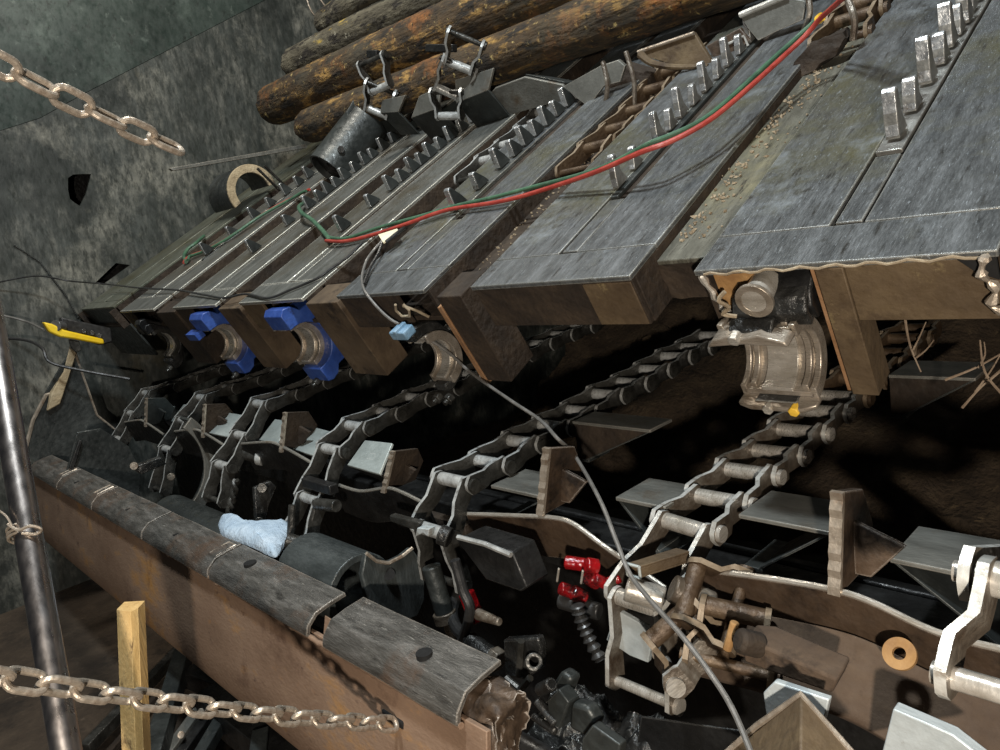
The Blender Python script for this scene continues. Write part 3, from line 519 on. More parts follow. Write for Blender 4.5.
# grey trapezoid pusher plate
p = [at(x, y, 'X', -1.62) for x, y in ((481, 123), (498, 92), (513, 80), (545, 76), (570, 97), (540, 106))]
t = thing('pusher_plate', 'grey trapezoid pusher plate standing on the deck at the end of a tooth row', 'pusher plate', p[0])
b = MB()
def TP(u, h, dy): return D(-1.653+.537*u, 1.25-.036*u+dy, h)
b.prism([TP(a, c, 0) for a, c in [(0, 0), (.16, .085), (.33, .12), (.66, .125), (.97, .055), (1, .0)]], D(0, .012, 0)); b.build('face_plate', 'flightdk', t, .003)
b = MB(); b.prism([TP(.66, .125, .012), TP(.97, .055, .012), TP(1.02, .0, .10), TP(.74, .06, .10)], D(0, 0, .008)); b.build('fold', 'dark', t, .002)
b = MB(); b.prism([TP(.05, .0, .012), TP(.95, .0, .012), TP(.9, .0, .14), TP(.1, .0, .14)], D(0, 0, .008)); b.build('foot_plate', 'dark', t, .002)
# boxy brown flights over the second gap
def pp(name, px, Y, m, t, th=.014, bev=.002):
    return MB().prism([at(x, y, 'Y', Y) for x, y in px], (0, th, th*.3)).build(name, m, t, bev)
def upbar(t, a, c, Y, m='chain'):
    MB().tube(smooth([at(*a, 'Y', Y), at((a[0]+c[0])/2+4, (a[1]+c[1])/2, 'Y', Y-.01), at(*c, 'Y', Y)], 4), .0085, 8).build('upright_bar', m, t)
t = thing('pusher_flight', 'boxy brown pusher flight with two upright bars, above the rusty sunken chain', 'pusher flight', at(600, 100, 'Y', 1.0))
pp('wing_plate', ((564, 86), (600, 66), (618, 60), (625, 66), (620, 82), (604, 86), (588, 107), (575, 97)), 1.0, 'flightdk', t)
pp('cross_block', ((606, 74), (622, 66), (650, 74), (652, 92), (630, 104), (608, 100)), 1.06, 'mud', t, .06, .004)
pp('top_plate', ((638, 52), (694, 33), (712, 62), (706, 67), (674, 65), (646, 57)), 1.02, 'endplate', t)
MB().tube([at(638, 52, 'Y', 1.015), at(694, 33, 'Y', 1.015)], .006, 8).build('worn_edge', 'galv', t)
MB().tube(smooth([at(x, y, 'Y', 1.0) for x, y in ((640, 54), (652, 63), (676, 67), (708, 66))], 5), [.014-.0005*k for k in range(16)], 8).build('curled_edge', 'endplate', t)
upbar(t, (603, 62), (604, 110), .97); upbar(t, (626, 52), (634, 110), .97)
t = thing('pusher_flight', 'grey folded pusher flight with a bright top edge, beside the upper hose end', 'pusher flight', at(760, 38, 'Y', 1.05))
pp('scoop_plate', ((740, 16), (786, -3), (806, 1), (803, 20), (780, 30), (758, 41), (748, 29)), 1.05, 'flightdk', t)
MB().tube([at(740, 15, 'Y', 1.045), at(788, -5, 'Y', 1.045)], .009, 8).build('bright_edge', 'edge', t)
pp('lower_plate', ((706, 46), (740, 28), (750, 40), (734, 54), (716, 62)), 1.06, 'pitbrown', t)
MB().tube([at(724, 46, 'Y', 1.055), at(744, 36, 'Y', 1.055), at(748, 46, 'Y', 1.055)], .004, 6).build('bright_lip', 'edge', t)
upbar(t, (808, -4), (804, 30), .98); upbar(t, (848, 0), (853, 40), .8)
t = thing('mud_plate', 'brown mud-caked plate in the littered gap, right below the upper end of the hose', 'plate', at(815, 60, 'Y', .82))
MB().prism([at(x, y, 'Y', .82) for x, y in ((790, 68), (810, 44), (842, 31), (845, 38), (834, 56), (798, 80))], (0, .05, .01)).build('caked_plate', 'mud', t, 0, jit=.012, cuts=5)
# drum and idler guards at the head of the wall-side gaps
t = thing('drum', 'dark open drum with a flared plate, between the wall-side beams and the thick log', 'drum', D(-2.68, 1.15, .08))
A_ = at(329, 172, 'X', -2.66); B_ = at(368, 122, 'X', -2.60); d_ = (B_-A_).normalized()
MB().ring(A_, B_, .118, .106, 32).build('drum_shell', 'dark', t, .002)
MB().ring(A_+d_*.03, A_+d_*.045, .108, .035, 32).build('end_disc', 'black', t, .002)
b = MB(); b.prism([at(x, y, 'X', -2.58) for x, y in ((346, 112), (354, 98), (380, 117), (402, 122), (394, 140), (372, 152), (352, 132))], (.014, .03, 0)); b.build('flared_plate', 'dark', t, .003)
MB().cyl(at(340, 150, 'X', -2.56), at(341, 149, 'X', -2.52), .016, 12).build('bolt', 'black', t)
t = thing('idler_guard', 'half-round idler guard with a pale rim and a flat bar, close to the steel wall', 'guard', D(-3.4, 1.0, .05))
c0 = D(-3.46, 1.06, .065); A = dict(seg=24, a0=-.25, a1=math.pi+.1, u=D(0, 1, 0))
MB().ring(c0-X3*.25, c0+X3*.02, .15, .136, **A).build('guard_shell', 'dark', t, .002)
MB().ring(c0+X3*.02, c0+X3*.035, .155, .108, **A).build('rim', 'tan', t, .002)
b = MB(); b.prism([at(x, y, 'X', -3.5) for x, y in ((168, 169), (171, 171.5), (305, 148.5), (303, 145))], (.03, 0, 0)); b.build('flat_bar', 'flightdk', t, .001)
for dx in (0, .09): MB().cyl(D(-3.30+dx, 1.14, .0), D(-3.30+dx, 1.10, .17), .008, 8).build('stay', 'chaindk', t)
# ================================================================ folded guard plates between the chains, each with an upright fin
GG = 'guard plates with upright fins between the chains'
def guard(lab, edge, m, finx, fz, fh, fw, finlean=.0, y=-.1, lower=None, fmat='mud'):
    t = thing('guard_plate', lab, 'guard plate', (edge[0].x, y, edge[0].z), GG)
    E_ = smooth(edge, 5); n = len(E_); th = .010
    vs = []
    for p in E_:
        vs += [p, p+V((0, th, 0)), p+V((0, th+.03, -.11)), p+V((0, .03, -.11))]
    b = MB(); b.add(vs, [[4*i+j, 4*i+(j+1) % 4, 4*i+4+(j+1) % 4, 4*i+4+j] for i in range(n-1) for j in range(4)]+[[0, 1, 2, 3], [4*n-4, 4*n-3, 4*n-2, 4*n-1]])
    b.build('upper_plate', m, t, .002)
    b = MB(); b.tube([p+V((0, th/2, .001)) for p in E_], .0055, 8); b.build('bright_edge', 'flightdk' if m == 'black' else 'pin', t)
    if lower:
        vs = []
        for p in E_:
            q = V((p.x, y+.012, p.z-.075)); r = q+V((0, -.075, -.10))
            vs += [q, q+V((0, .008, -.012)), r+V((0, .008, -.012)), r]
        b = MB(); b.add(vs, [[4*i+j, 4*i+(j+1) % 4, 4*i+4+(j+1) % 4, 4*i+4+j] for i in range(n-1) for j in range(4)]+[[0, 1, 2, 3], [4*n-4, 4*n-3, 4*n-2, 4*n-1]])
        b.build('lower_plate', lower, t, .002)
    # the fin: a torch-cut plate standing in the Y-Z plane, with a triangular gusset on its far side
    w_ = fw; pz = fz; b = MB()
    b.prism([V((finx-.008, y, pz)), V((finx-.008+finlean, y+.02, pz+fh)), V((finx-.008+finlean, y+.10, pz+fh*.86)), V((finx-.008, y+.15, pz+fh*.38)), V((finx-.008, y+.11, pz))], (.016, 0, 0))
    f = b.build('stop_fin', fmat, t, .002)
    b = MB(); k = 12
    for i in range(k):
        a0, a1 = i/k, (i+1)/k; e0 = .0022*math.sin(i*2.7); e1 = .0022*math.sin((i+1)*2.7)
        b.add([V((finx-.010+finlean*a+sx*.020, y-.005-e+.02*a, pz+fh*a)) for a, e in ((a0, e0), (a1, e1)) for sx in (0, 1)]+[V((finx-.010+finlean*a+sx*.020, y+.003+.02*a, pz+fh*a)) for a in (a0, a1) for sx in (0, 1)], [[0, 1, 3, 2], [4, 6, 7, 5], [0, 2, 6, 4], [1, 5, 7, 3], [0, 4, 5, 1], [2, 3, 7, 6]])
    b.build('torch_cut_edge', 'galv', f)
    b = MB(); b.prism([V((finx+.008, y+.06, pz+.01)), V((finx+.008, y+.06, pz+fh*.62)), V((finx+fw, y+.07, pz+fh*.42)), V((finx+fw*.4, y+.06, pz+.01))], (0, .010, 0)); b.build('gusset', fmat, f, .002)
    return t
pe = [at(a, c, 'Y', -.1) for a, c in ((686, 569), (760, 579), (825, 590), (868, 603), (935, 634), (1003, 652), (1040, 660))]
guard('brown guard plate with a bright curved edge and the tall fin, behind the orange washer', pe, 'pitbrown', .262, -.525, .17, .085, .006, lower='pitmatte', fmat='pitbrown')
pe = [at(a, c, 'Y', -.1) for a, c in ((466, 515), (520, 517), (552, 519), (572, 525), (602, 547), (640, 573), (664, 590))]
guard('dark guard plate whose fin carries the grey cable, above the red fittings', pe, 'pitbrown', -.385, -.51, .155, .085, .03, fmat='pitbrown')
pe = [at(a, c, 'Y', -.1) for a, c in ((330, 483), (358, 492), (385, 489), (400, 493), (426, 506))]
guard('black guard plate between the cloth chain and the chain by the red fittings', pe, 'black', -1.01, -.56, .125, .07, .055, fmat='mud')
for nm, xa, xb, z, lab in (('', -1.93, -1.40, -.50, 'black guard plate between the two chains that have paired pale plates'), ('', -2.62, -2.08, -.52, 'black guard plate with a broad brown fin, beside the chain second from the steel wall'), ('', -3.32, -2.78, -.54, 'black guard plate in the shade, closest to the steel wall')):
    xm = (xa+xb)/2
    guard(lab, [V((xa, -.1, z-.02)), V((xm-.05, -.1, z+.01)), V((xm+.05, -.1, z+.01)), V((xb, -.1, z-.03))], 'black', xm+.06, z-.01, .14, .09, .05, fmat='mud' if xm > -3 else 'dark')
# ================================================================ the trough side in front
t = thing('rusty_trough', 'long rust-brown trough side plate with a worn rolled lip', 'trough side', (-1.9, -.5, -.75))
b = MB(); b.strip([(-.484, -.74), (-.50, -.82), (-.525, -.95), (-.54, -1.06), (-.53, -1.09)], -3.66, -.205, -.012, 60); b.build('face_plate', 'rust', t, .002)
def lipseg(x0, x1, up=0.0, m='lip', back=-.385):
    pr = [(-.494, -.742), (-.494, -.735), (-.490, -.722), (-.468, -.703+up), (-.43, -.696+up), (back, -.692+up)]
    b = MB(); b.strip(pr, x0, x1, -.011, max(2, int((x1-x0)/.03)), f=lambda x, y, z: V((x, y, z+.004*noise.noise(V((x*4, y*5, 0)))))); return b
xs = [-3.66, -3.1, -2.55, -1.95, -1.38, -.80]
for k in range(5): lipseg(xs[k]+.006, xs[k+1]-.006).build('lip_plate', 'lip', t, .002)
lp = lipseg(-.735, -.262, .006, back=-.378)
e = lp.build('lip_end_plate', 'lip', t, .002)
b = MB(); b.cyl(at(424, 653, 'Z', -.676)+V((0, 0, -.02)), at(424, 653, 'Z', -.676)+V((0, 0, .002)), .017, 20); b.build('bolt_hole', 'hole', e)
b = MB(); b.prism([V((-.735, -.46, -.703)), V((-.735, -.44, -.72)), V((-.80, -.44, -.72)), V((-.80, -.45, -.71))], (0, -.03, -.08)); b.build('broken_lip', 'rust', t, .003, jit=.012)
b = MB(); nn_ = 260; b.tube([V((-3.6+3.34*k/nn_, -.496+.003*noise.noise(V((k*.31, 0, 0))), -.744+.007*noise.noise(V((k*.23, 5, 0))))) for k in range(nn_+1)], [.006+.006*abs(noise.noise(V((k*.41, 9, 0)))) for k in range(nn_+1)], 8); b.build('scaled_seam', 'rust', t, sm=60)
# broken, rust-scaled end of the plate
b = MB(); q = [(-.262+.0, -.50, -.79), (-.262, -.455, -.705), (-.21, -.385, -.70), (-.17, -.385, -.71), (-.165, -.43, -.76), (-.19, -.50, -.82)]
b.prism([V(p) for p in [(-.30, -.485, -.80), (-.30, -.46, -.715), (-.30, -.39, -.702), (-.30, -.375, -.74), (-.30, -.43, -.83)]], (.10, .0, -.008)); b.build('broken_end', 'pitbrown', t, 0, jit=.02, cuts=11, sm=60)
for (x, ) in ((-3.15,), (-2.6,), (-1.42,)):
    b = MB(); P = [V((x-.022, -.486, -.716)), V((x-.022, -.46, -.694)), V((x-.022, -.40, -.684)), V((x+.022, -.40, -.684)), V((x+.022, -.46, -.694)), V((x+.022, -.486, -.716))]
    b.tube(P, .0055, 6); b.build('weld_staple', 'galv', t)
for x in (-2.9, -2.2, -1.72):
    b = MB(); b.box((x-.006, -.47, -.6945), (x+.006, -.40, -.689)); b.build('slot', 'hole', t)
b = MB(); b.cyl(at(212, 608, 'Z', -.687)+V((0, 0, -.004)), at(212, 608, 'Z', -.687)+V((0, 0, .0015)), .017, 20)
b = MB(); b.cyl(at(250, 563, 'Z', -.682)+V((0, 0, -.02)), at(250, 563, 'Z', -.682)+V((0, 0, .002)), .018, 18); b.build('bolt_hole', 'hole', t)
b = MB(); P = at(397, 721, 'Y', -.500); b.box((P.x-.05, P.y-.004, P.z-.010), (P.x+.025, P.y+.01, P.z+.009)); b.build('chain_slot', 'hole', t, .004)
# end plate and its post at the far end of the trough
t = thing('trough_end_plate', 'dark cut-out end plate with pale flame-cut edges at the far end of the trough', 'end plate', at(40, 460, 'X', -3.68))
o1 = [(24, 456), (32, 420), (45, 392), (60, 366), (74, 345), (84, 378), (97, 415), (118, 434), (140, 470), (136, 505), (95, 500), (60, 474)]
MB().prism([at(x, y, 'X', -3.68) for x, y in o1], (.014, 0, 0)).build('plate', 'dark', t, .002)
b = MB(); b.tube([at(x, y, 'X', -3.665) for x, y in ((24, 455), (33, 420), (46, 395), (58, 392))], .010, 6); b.build('pale_edge', 'galv', t)
b = MB(); b.tube([at(x, y, 'X', -3.665) for x, y in ((74, 350), (84, 378), (97, 415), (118, 432))], .006, 6); b.build('rope_edge', 'galv', t)
b = MB(); b.prism([at(x, y, 'X', -3.66) for x, y in ((70, 345), (77, 345), (66, 378), (58, 405), (45, 412), (50, 392), (62, 372))], (.03, 0, 0)); b.build('foam_patch', 'tan', t, .006, jit=.02)
# dark gusset and curved hub guards inside the trough
t = thing('side_gusset', 'dark triangular gusset plate standing inside the far end of the trough', 'gusset', at(120, 480, 'X', -3.2))
MB().prism([at(x, y, 'X', -3.2) for x, y in ((76, 432), (100, 428), (128, 446), (140, 470), (138, 505), (120, 500), (66, 470))], (.014, 0, 0)).build('plate', 'dark', t, .003)
MB().prism([at(x, y, 'X', -3.18) for x, y in ((78, 440), (81, 440), (72, 470), (68, 468))], (.02, 0, 0)).build('stiffener', 'black', t, .002)
def saddle(lab, xc, y, z, R, w, a0, a1, m='dark', cat='hub guard', th=.012, rim='flightdk'):
    t = thing('hub_guard', lab, cat, (xc, y, z)); A = dict(seg=28, a0=a0, a1=a1, u=V((0, 1, 0)))
    c0 = V((xc, y, z))
    MB().ring(c0-X3*w/2, c0+X3*w/2, R, R-th, **A).build('curved_plate', m, t, .002)
    MB().ring(c0+X3*w/2, c0+X3*(w/2+.012), R+.004, R-.05, **A).build('rim_plate', rim, t, .002)
    return t
p = at(150, 470, 'X', -2.45)
saddle('dark curved hub guard with a thick rim, near the far end of the trough', -2.45, p.y-.02, p.z, .27, .10, -1.9, .7, rim='flightdk')
t = thing('bolted_arm', 'dark bolted arm reaching across the curved hub guard', 'arm', at(140, 465, 'X', -2.5))
MB().prism([at(x, y, 'X', -2.35) for x, y in ((130, 466), (158, 456), (163, 463), (138, 473))], (.04, 0, 0)).build('arm_plate', 'engine', t, .003)
for x, y in ((134, 466), (171, 477)): MB().cyl(at(x, y, 'X', -2.33), at(x, y, 'X', -2.29), .016, 10).build('bolt', 'chain', t, .002)
c0 = at(372, 590, 'X', -.86)
t = thing('saddle_plate', 'big dark saddle casting with a scalloped top edge, behind the gap in the lip', 'saddle', c0)
x0 = -.86; pp = [at(x, y, 'X', x0) for x, y in ((366, 553), (376, 561), (388, 563), (402, 556), (412, 548), (421, 560), (425, 578), (425, 600), (418, 616), (405, 622), (385, 614), (368, 600), (362, 575))]
MB().prism(pp, (-.02, 0, 0)).build('face_plate', 'saddle', t, .004)
b = MB(); b.tube([p+V((.002, 0, 0)) for p in pp[:5]], .005, 6); b.build('bright_edge', 'galv', t)
b = MB(); R = .10; cc_ = at(366, 590, 'X', x0)
b.ring(cc_+V((-.30, .0, -.01)), cc_+V((-.02, .0, -.01)), .10, .08, 30); b.build('barrel', 'saddle', t, .003)
MB().cyl(at(389, 574, 'X', x0+.0), at(389, 574, 'X', x0+.006), .016, 14).build('bolt_hole', 'hole', t)
t = thing('shaft_pipe', 'dark grey pipe lying in the trough beside the cloth', 'pipe', (-1.9, -.30, -.76))
MB().cyl((-2.25, -.30, -.79), (-1.45, -.30, -.79), .085, 28).build('pipe', 'dark', t, .004)
MB().ring((-1.45, -.30, -.79), (-1.42, -.30, -.79), .1, .05, 28).build('collar', 'black', t, .003)
# dark back wall of the pit under the near chains, beams and pans that carry the machine
def dkbox(name, lab, cat, lo, hi, m='black', bev=.006, **k):
    o = MB().box(lo, hi).build(name, m, None, bev); tag(o, lab, cat); return o
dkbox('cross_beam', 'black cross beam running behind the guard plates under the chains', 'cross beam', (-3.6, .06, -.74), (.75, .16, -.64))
t = thing('hanger_frame', 'dark square tube frame with a stubby pin between the cloth chain and its guard plate', 'frame', at(300, 490, 'X', -1.25))
b = MB(); b.box((-1.36, -.17, -.575), (-1.19, -.14, -.545)); b.build('square_tube', 'black', t, .003)
for a, c in (((292, 505), (290, 540)), ((316, 500), (304, 545))): MB().tube([at(*a, 'X', -1.28), at(*c, 'X', -1.28)], .011, 8).build('side_bar', 'chaindk', t)
MB().cyl(at(317, 504, 'X', -1.2), at(337, 506, 'X', -1.1), .018, 14).build('stub_pin', 'chaindk', t, .002)
MB().cyl(at(286, 540, 'X', -1.2), at(303, 545, 'X', -1.17), .022, 16).build('roller', 'chaindk', t, .003)
t = thing('hanger_frame', 'short square tube and white block behind the chain end beside the red fittings', 'frame', at(430, 520, 'X', -.62))
b = MB(); P0 = at(421, 519, 'Y', -.07); b.box((P0.x, -.07, P0.z-.018), (P0.x+.19, -.04, P0.z+.018)); b.build('square_tube', 'mud', t, .003)
b = MB(); b.prism([at(x, y, 'Y', -.225) for x, y in ((389, 515), (419, 523), (415, 531), (390, 522))], (0, .02, 0)); b.build('pipe_stub', 'chaindk', t, .004)
b = MB(); b.prism([at(x, y, 'Y', -.23) for x, y in ((417, 528), (429, 529), (428, 537), (423, 533), (415, 537))], (0, .02, 0)); b.build('white_block', 'blueplate', t, .002)
MB().cyl(at(440, 534, 'Y', -.23), at(450, 538, 'Y', -.22), .024, 16).build('roller', 'engine', t, .003)
t = thing('leaning_box', 'black box-shaped flight leaning under the dark guard plate', 'flight', at(490, 565, 'Y', -.2))
b = MB(); b.prism([at(x, y, 'Y', -.24) for x, y in ((456, 540), (464, 537), (512, 552), (527, 588), (521, 592), (486, 580))], (0, .07, .0)); b.build('box_plate', 'black', t, .004)
b = MB(); b.tube([at(x, y, 'Y', -.245) for x, y in ((458, 537), (485, 544), (511, 555))], .006, 6); b.build('bright_edge', 'edgedk', t)
# square tube end, with its dark mouth, at the nearest chain
t = thing('square_tube', 'short brown square tube with an open pale-rimmed end beside the bent bright bar', 'square tube', at(640, 570, 'Y', -.14))
q0 = at(627, 563, 'Y', -.19); q1 = at(641, 577, 'Y', -.19); b = MB(); wd = q1.x-q0.x; z1, z0 = q0.z, q1.z-.002; th = .004
for lo, hi in (((0, 0, z1-th), (wd, .16, z1)), ((0, 0, z0), (wd, .16, z0+th)), ((0, 0, z0+th), (th, .16, z1-th)), ((wd-th, 0, z0+th), (wd, .16, z1-th))): b.box((q0.x+lo[0], -.19+lo[1], lo[2]), (q0.x+hi[0], -.19+hi[1], hi[2]))
b.v = [V((p.x+(p.y+.19)*.28, -.19+(p.y+.19)*.6, p.z)) for p in b.v]; b.build('tube_wall', 'endplate', t, .001)
b = MB(); yy = -.192
for P in (((q0.x, z0), (q0.x+wd, z0)), ((q0.x+wd, z0), (q0.x+wd, z1)), ((q0.x+wd, z1), (q0.x, z1)), ((q0.x, z1), (q0.x, z0))): b.tube([V((p[0], yy, p[1])) for p in P], .003, 6)
b.build('rim', 'flight', t)
# loose bracket, washer, brown stub tube, plates at the bottom
t = thing('pyramid_bracket', 'brown triangular bracket with a ridge, pointing up at the bottom edge below the grey cable', 'bracket', at(800, 730, 'Y', -.33))
ap = at(801, 694, 'Y', -.34); l_ = at(716, 762, 'Y', -.36); r_ = at(872, 775, 'Y', -.36); mid = at(800, 775, 'Y', -.44); bk = at(810, 775, 'Y', -.24)
b = MB(); b.add([ap, l_, mid, r_, bk], [[0, 1, 2], [0, 2, 3], [0, 3, 4], [0, 4, 1], [1, 4, 3, 2]]); b.build('bracket_plates', 'endplate', t, .003)
b = MB(); b.tube([l_, l_.lerp(ap, .5)+V((0, 0, .006)), ap, ap.lerp(r_, .5), r_], .0045, 6); b.build('worn_edge', 'galv', t)
t = thing('stub_tube', 'dark brown stub tube beside the clump of rusty links', 'tube', at(790, 650, 'Y', -.2))
MB().cyl(at(738, 640, 'Y', -.25), at(762, 646, 'Y', -.22), .020, 22).build('round_end', 'mud', t, .006)
b = MB(); b.prism([at(x, y, 'Y', -.235) for x, y in ((742, 644), (762, 646), (838, 680), (832, 694), (764, 670), (744, 662))], (0, .05, .01)); b.build('square_body', 'pitmatte', t, .004)
c0 = at(900, 654, 'Y', -.135); nn = V((0, -.75, .66)).normalized()
b = MB(); b.ring(c0-nn*.003, c0+nn*.005, .0235, .0095, 32, u=X3); WS = b.build('washer', 'orange'); tag(WS, 'round orange washer leaning on the brown plate', 'washer')
# red fittings and glossy hoses in the dark
t = thing('hose_fitting', 'glossy red hose fittings with dripping oil, hanging under the dark guard plate', 'hose fitting', at(590, 575, 'Y', -.15))
def rc(a, c, r, y0=-.17, y1=-.15, m='redpaint', nme='fitting'): return MB().cyl(at(*a, 'Y', y0), at(*c, 'Y', y1), r, 16).build(nme, m, t, .003)
rc((565, 562), (586, 565), .014); rc((586, 565), (598, 567), .016); rc((560, 588), (572, 592), .014); rc((572, 592), (586, 598), .016)
rc((594, 578), (606, 584), .012); rc((606, 584), (620, 577), .011, -.15, -.13); rc((588, 576), (598, 582), .017, m='redpaint')
for a, c in (((559, 568), (557, 582)), ((583, 570), (581, 584))): rc(a, c, .0025, -.185, -.185, 'pin', 'drip')
rc((560, 600), (600, 612), .018, -.16, -.14, 'rubber', 'elbow')
t = thing('hose_fitting', 'dark red cylinder with a shiny nose, lower down behind the lip end plate', 'hose fitting', at(480, 605, 'Y', -.2))
MB().cyl(at(466, 592, 'Y', -.2), at(478, 622, 'Y', -.2), .02, 18).build('body', 'redpaint', t, .004)
MB().cyl(at(478, 614, 'Y', -.22), at(500, 622, 'Y', -.22), .014, 16, .009).build('nose', 'chain', t, .002)
b = MB(); P = smooth([at(x, y, 'Y', -.22) for x, y in ((577, 605), (582, 622), (590, 640), (600, 660))], 8)
b.tube(P, [.012+.004*math.sin(k*2.1) for k in range(len(P))], 12); tag(b.build('ribbed_hose', 'rubber'), 'shiny black ribbed hose dropping from the red fittings', 'hose')
b = MB(); P = smooth([at(x, y, 'Y', -.25) for x, y in ((455, 560), (463, 590), (470, 610), (462, 640), (452, 655))], 5); b.tube(P, .012, 10); tag(b.build('hose', 'rubber'), 'thin black hose curving down past the dark red cylinder', 'hose')
t = thing('clamp_bracket', 'olive metal clamp bracket with a round eye, behind the lip end plate', 'bracket', at(525, 660, 'Y', -.28))
MB().prism([at(x, y, 'Y', -.28) for x, y in ((503, 640), (537, 638), (541, 648), (540, 670), (524, 680), (505, 676))], (0, .02, 0)).build('plate', 'engine', t, .004)
MB().ring(at(534, 662, 'Y', -.30), at(534, 662, 'Y', -.27), .018, .009, 20).build('eye', 'chaindk', t, .002)
for a, c in (((521, 641), (519, 675)), ((506, 678), (520, 690)), ((520, 690), (530, 678))): MB().tube([at(*a, 'Y', -.29), at(*c, 'Y', -.29)], .008, 8).build('rib', 'chaindk', t)
# greasy machine at the bottom
t = thing('greasy_machine', 'black grease-covered machine at the bottom, below the bright pin of the hanging chain', 'machine', at(590, 730, 'Y', -.33))
def mp(nme, px, Y, dy, m='engine', bev=.005, jit=0): MB().prism([at(x, y, 'Y', Y) for x, y in px], (0, dy, -dy*.15)).build(nme, m, t, bev, jit=jit)
cs = [at(512, 735, 'Z', -.90), at(560, 662, 'Z', -.86), at(690, 742, 'Z', -.88), at(640, 830, 'Z', -.92)]; n = 60; vs = []
for j_ in range(n+1):
    for i_ in range(n+1):
        q = cs[0].lerp(cs[3], j_/n).lerp(cs[1].lerp(cs[2], j_/n), i_/n); e_ = min(i_, n-i_, j_, n-j_)/n
        q.z += .05*noise.noise(q*9)+.035*noise.noise(q*22)+.016*abs(noise.noise(q*55))+.006*noise.noise(q*120)-.06*max(0, .12-e_)/.12; vs.append(q)
b = MB(); b.add(vs, [[a*(n+1)+c, a*(n+1)+c+1, (a+1)*(n+1)+c+1, (a+1)*(n+1)+c] for a in range(n) for c in range(n)]); b.build('greasy_housing', 'engine', t, sm=50)
mp('cover_plate', [(547, 700), (558, 689), (569, 703), (560, 729), (549, 724)], -.385, .03, 'dark', .003)
mp('cap_block', [(553, 682), (560, 671), (572, 680), (566, 696), (557, 694)], -.36, .03, 'dark', .008)
mp('side_block', [(570, 702), (588, 708), (596, 724), (586, 738), (568, 728)], -.375, .03, 'dark', .008)
mp('deflector', [(582, 738), (592, 725), (620, 745), (616, 775), (580, 775)], -.40, .02, 'dark', .003)
for a, c, rr in (((537, 700), (556, 724), .009), ((533, 716), (556, 732), .007), ((540, 690), (552, 684), .012)): MB().cyl(at(*a, 'Y', -.38), at(*c, 'Y', -.385), rr, 14).build('pipe', 'engine', t, .003)
MB().cyl(at(515, 742, 'Y', -.37), at(565, 770, 'Y', -.36), .024, 22).build('hose_end', 'rubber', t, .006)
b = MB(); b.prism([at(x, y, 'Y', -.22) for x, y in ((640, 715), (745, 730), (760, 785), (630, 785))], (0, .02, -.02)); tag(b.build('pan_plate', 'black', None, .004), 'smooth black pan plate under the hanging chain, beside the greasy machine', 'plate')
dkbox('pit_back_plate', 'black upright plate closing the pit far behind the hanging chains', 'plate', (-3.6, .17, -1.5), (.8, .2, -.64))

# more of the dark clutter in the trough
b = MB(); P = smooth([at(x, y, 'X', -1.75) for x, y in ((236, 480), (234, 492), (231, 505), (229, 517))], 5)
for k in range(2): b.tube([p+V((.008*math.cos(i*.9+k*math.pi), .008*math.sin(i*.9+k*math.pi), 0)) for i, p in enumerate(P)], .008, 7)
tag(b.build('rope', 'chaindk'), 'twisted dark rope hanging straight down behind the pale blue cloth', 'rope')
t = thing('ram_cylinder', 'dark slim hydraulic ram with a bright collar, behind the gap between the two lip plates', 'hydraulic ram', at(440, 600, 'Y', -.2))
MB().cyl(at(431, 566, 'Y', -.2), at(446, 618, 'Y', -.2), .024, 18).build('barrel', 'dark', t, .003)
MB().ring(at(444, 612, 'Y', -.2), at(447, 622, 'Y', -.2), .03, .016, 20).build('collar', 'chain', t, .002)
MB().cyl(at(446, 618, 'Y', -.2), at(452, 640, 'Y', -.2), .012, 14).build('piston', 'pin', t, .002)
t = thing('hose_coupling', 'greasy hose coupling with a hexagonal nut, between the ram and the olive clamp bracket', 'coupling', at(478, 650, 'Y', -.25))
MB().cyl(at(470, 640, 'Y', -.25), at(492, 656, 'Y', -.25), .02, 16).build('sleeve', 'engine', t, .003)
MB().cyl(at(492, 656, 'Y', -.25), at(500, 662, 'Y', -.25), .026, 6).build('nut', 'chain', t, .002)
MB().tube(smooth([at(470, 640, 'Y', -.25), at(458, 630, 'Y', -.22), at(452, 612, 'Y', -.18), at(460, 590, 'Y', -.12)], 6), .015, 10).build('hose', 'rubber', t)
t = thing('lever_arm', 'dark flat lever arm with two bolts, hanging behind the hub guard near the cloth chain', 'lever', at(270, 495, 'X', -1.6))
MB().prism([at(x, y, 'X', -1.6) for x, y in ((252, 487), (268, 480), (274, 486), (266, 505), (262, 530), (254, 530))], (.02, 0, 0)).build('arm_plate', 'engine', t, .003)
for x, y in ((262, 488), (259, 522)): MB().cyl(at(x, y, 'X', -1.58), at(x, y, 'X', -1.55), .018, 6).build('bolt', 'chaindk', t, .002)
t = thing('pivot_pin', 'dull round pivot pin sticking out beside the second pale plate', 'pin', at(255, 455, 'X', -1.9))
MB().cyl(at(236, 452, 'X', -2.0), at(262, 458, 'X', -1.85), .022, 16).build('pin_body', 'chaindk', t, .003)
MB().cyl(at(258, 457, 'X', -1.86), at(264, 458, 'X', -1.84), .03, 16).build('pin_head', 'edgedk', t, .003)
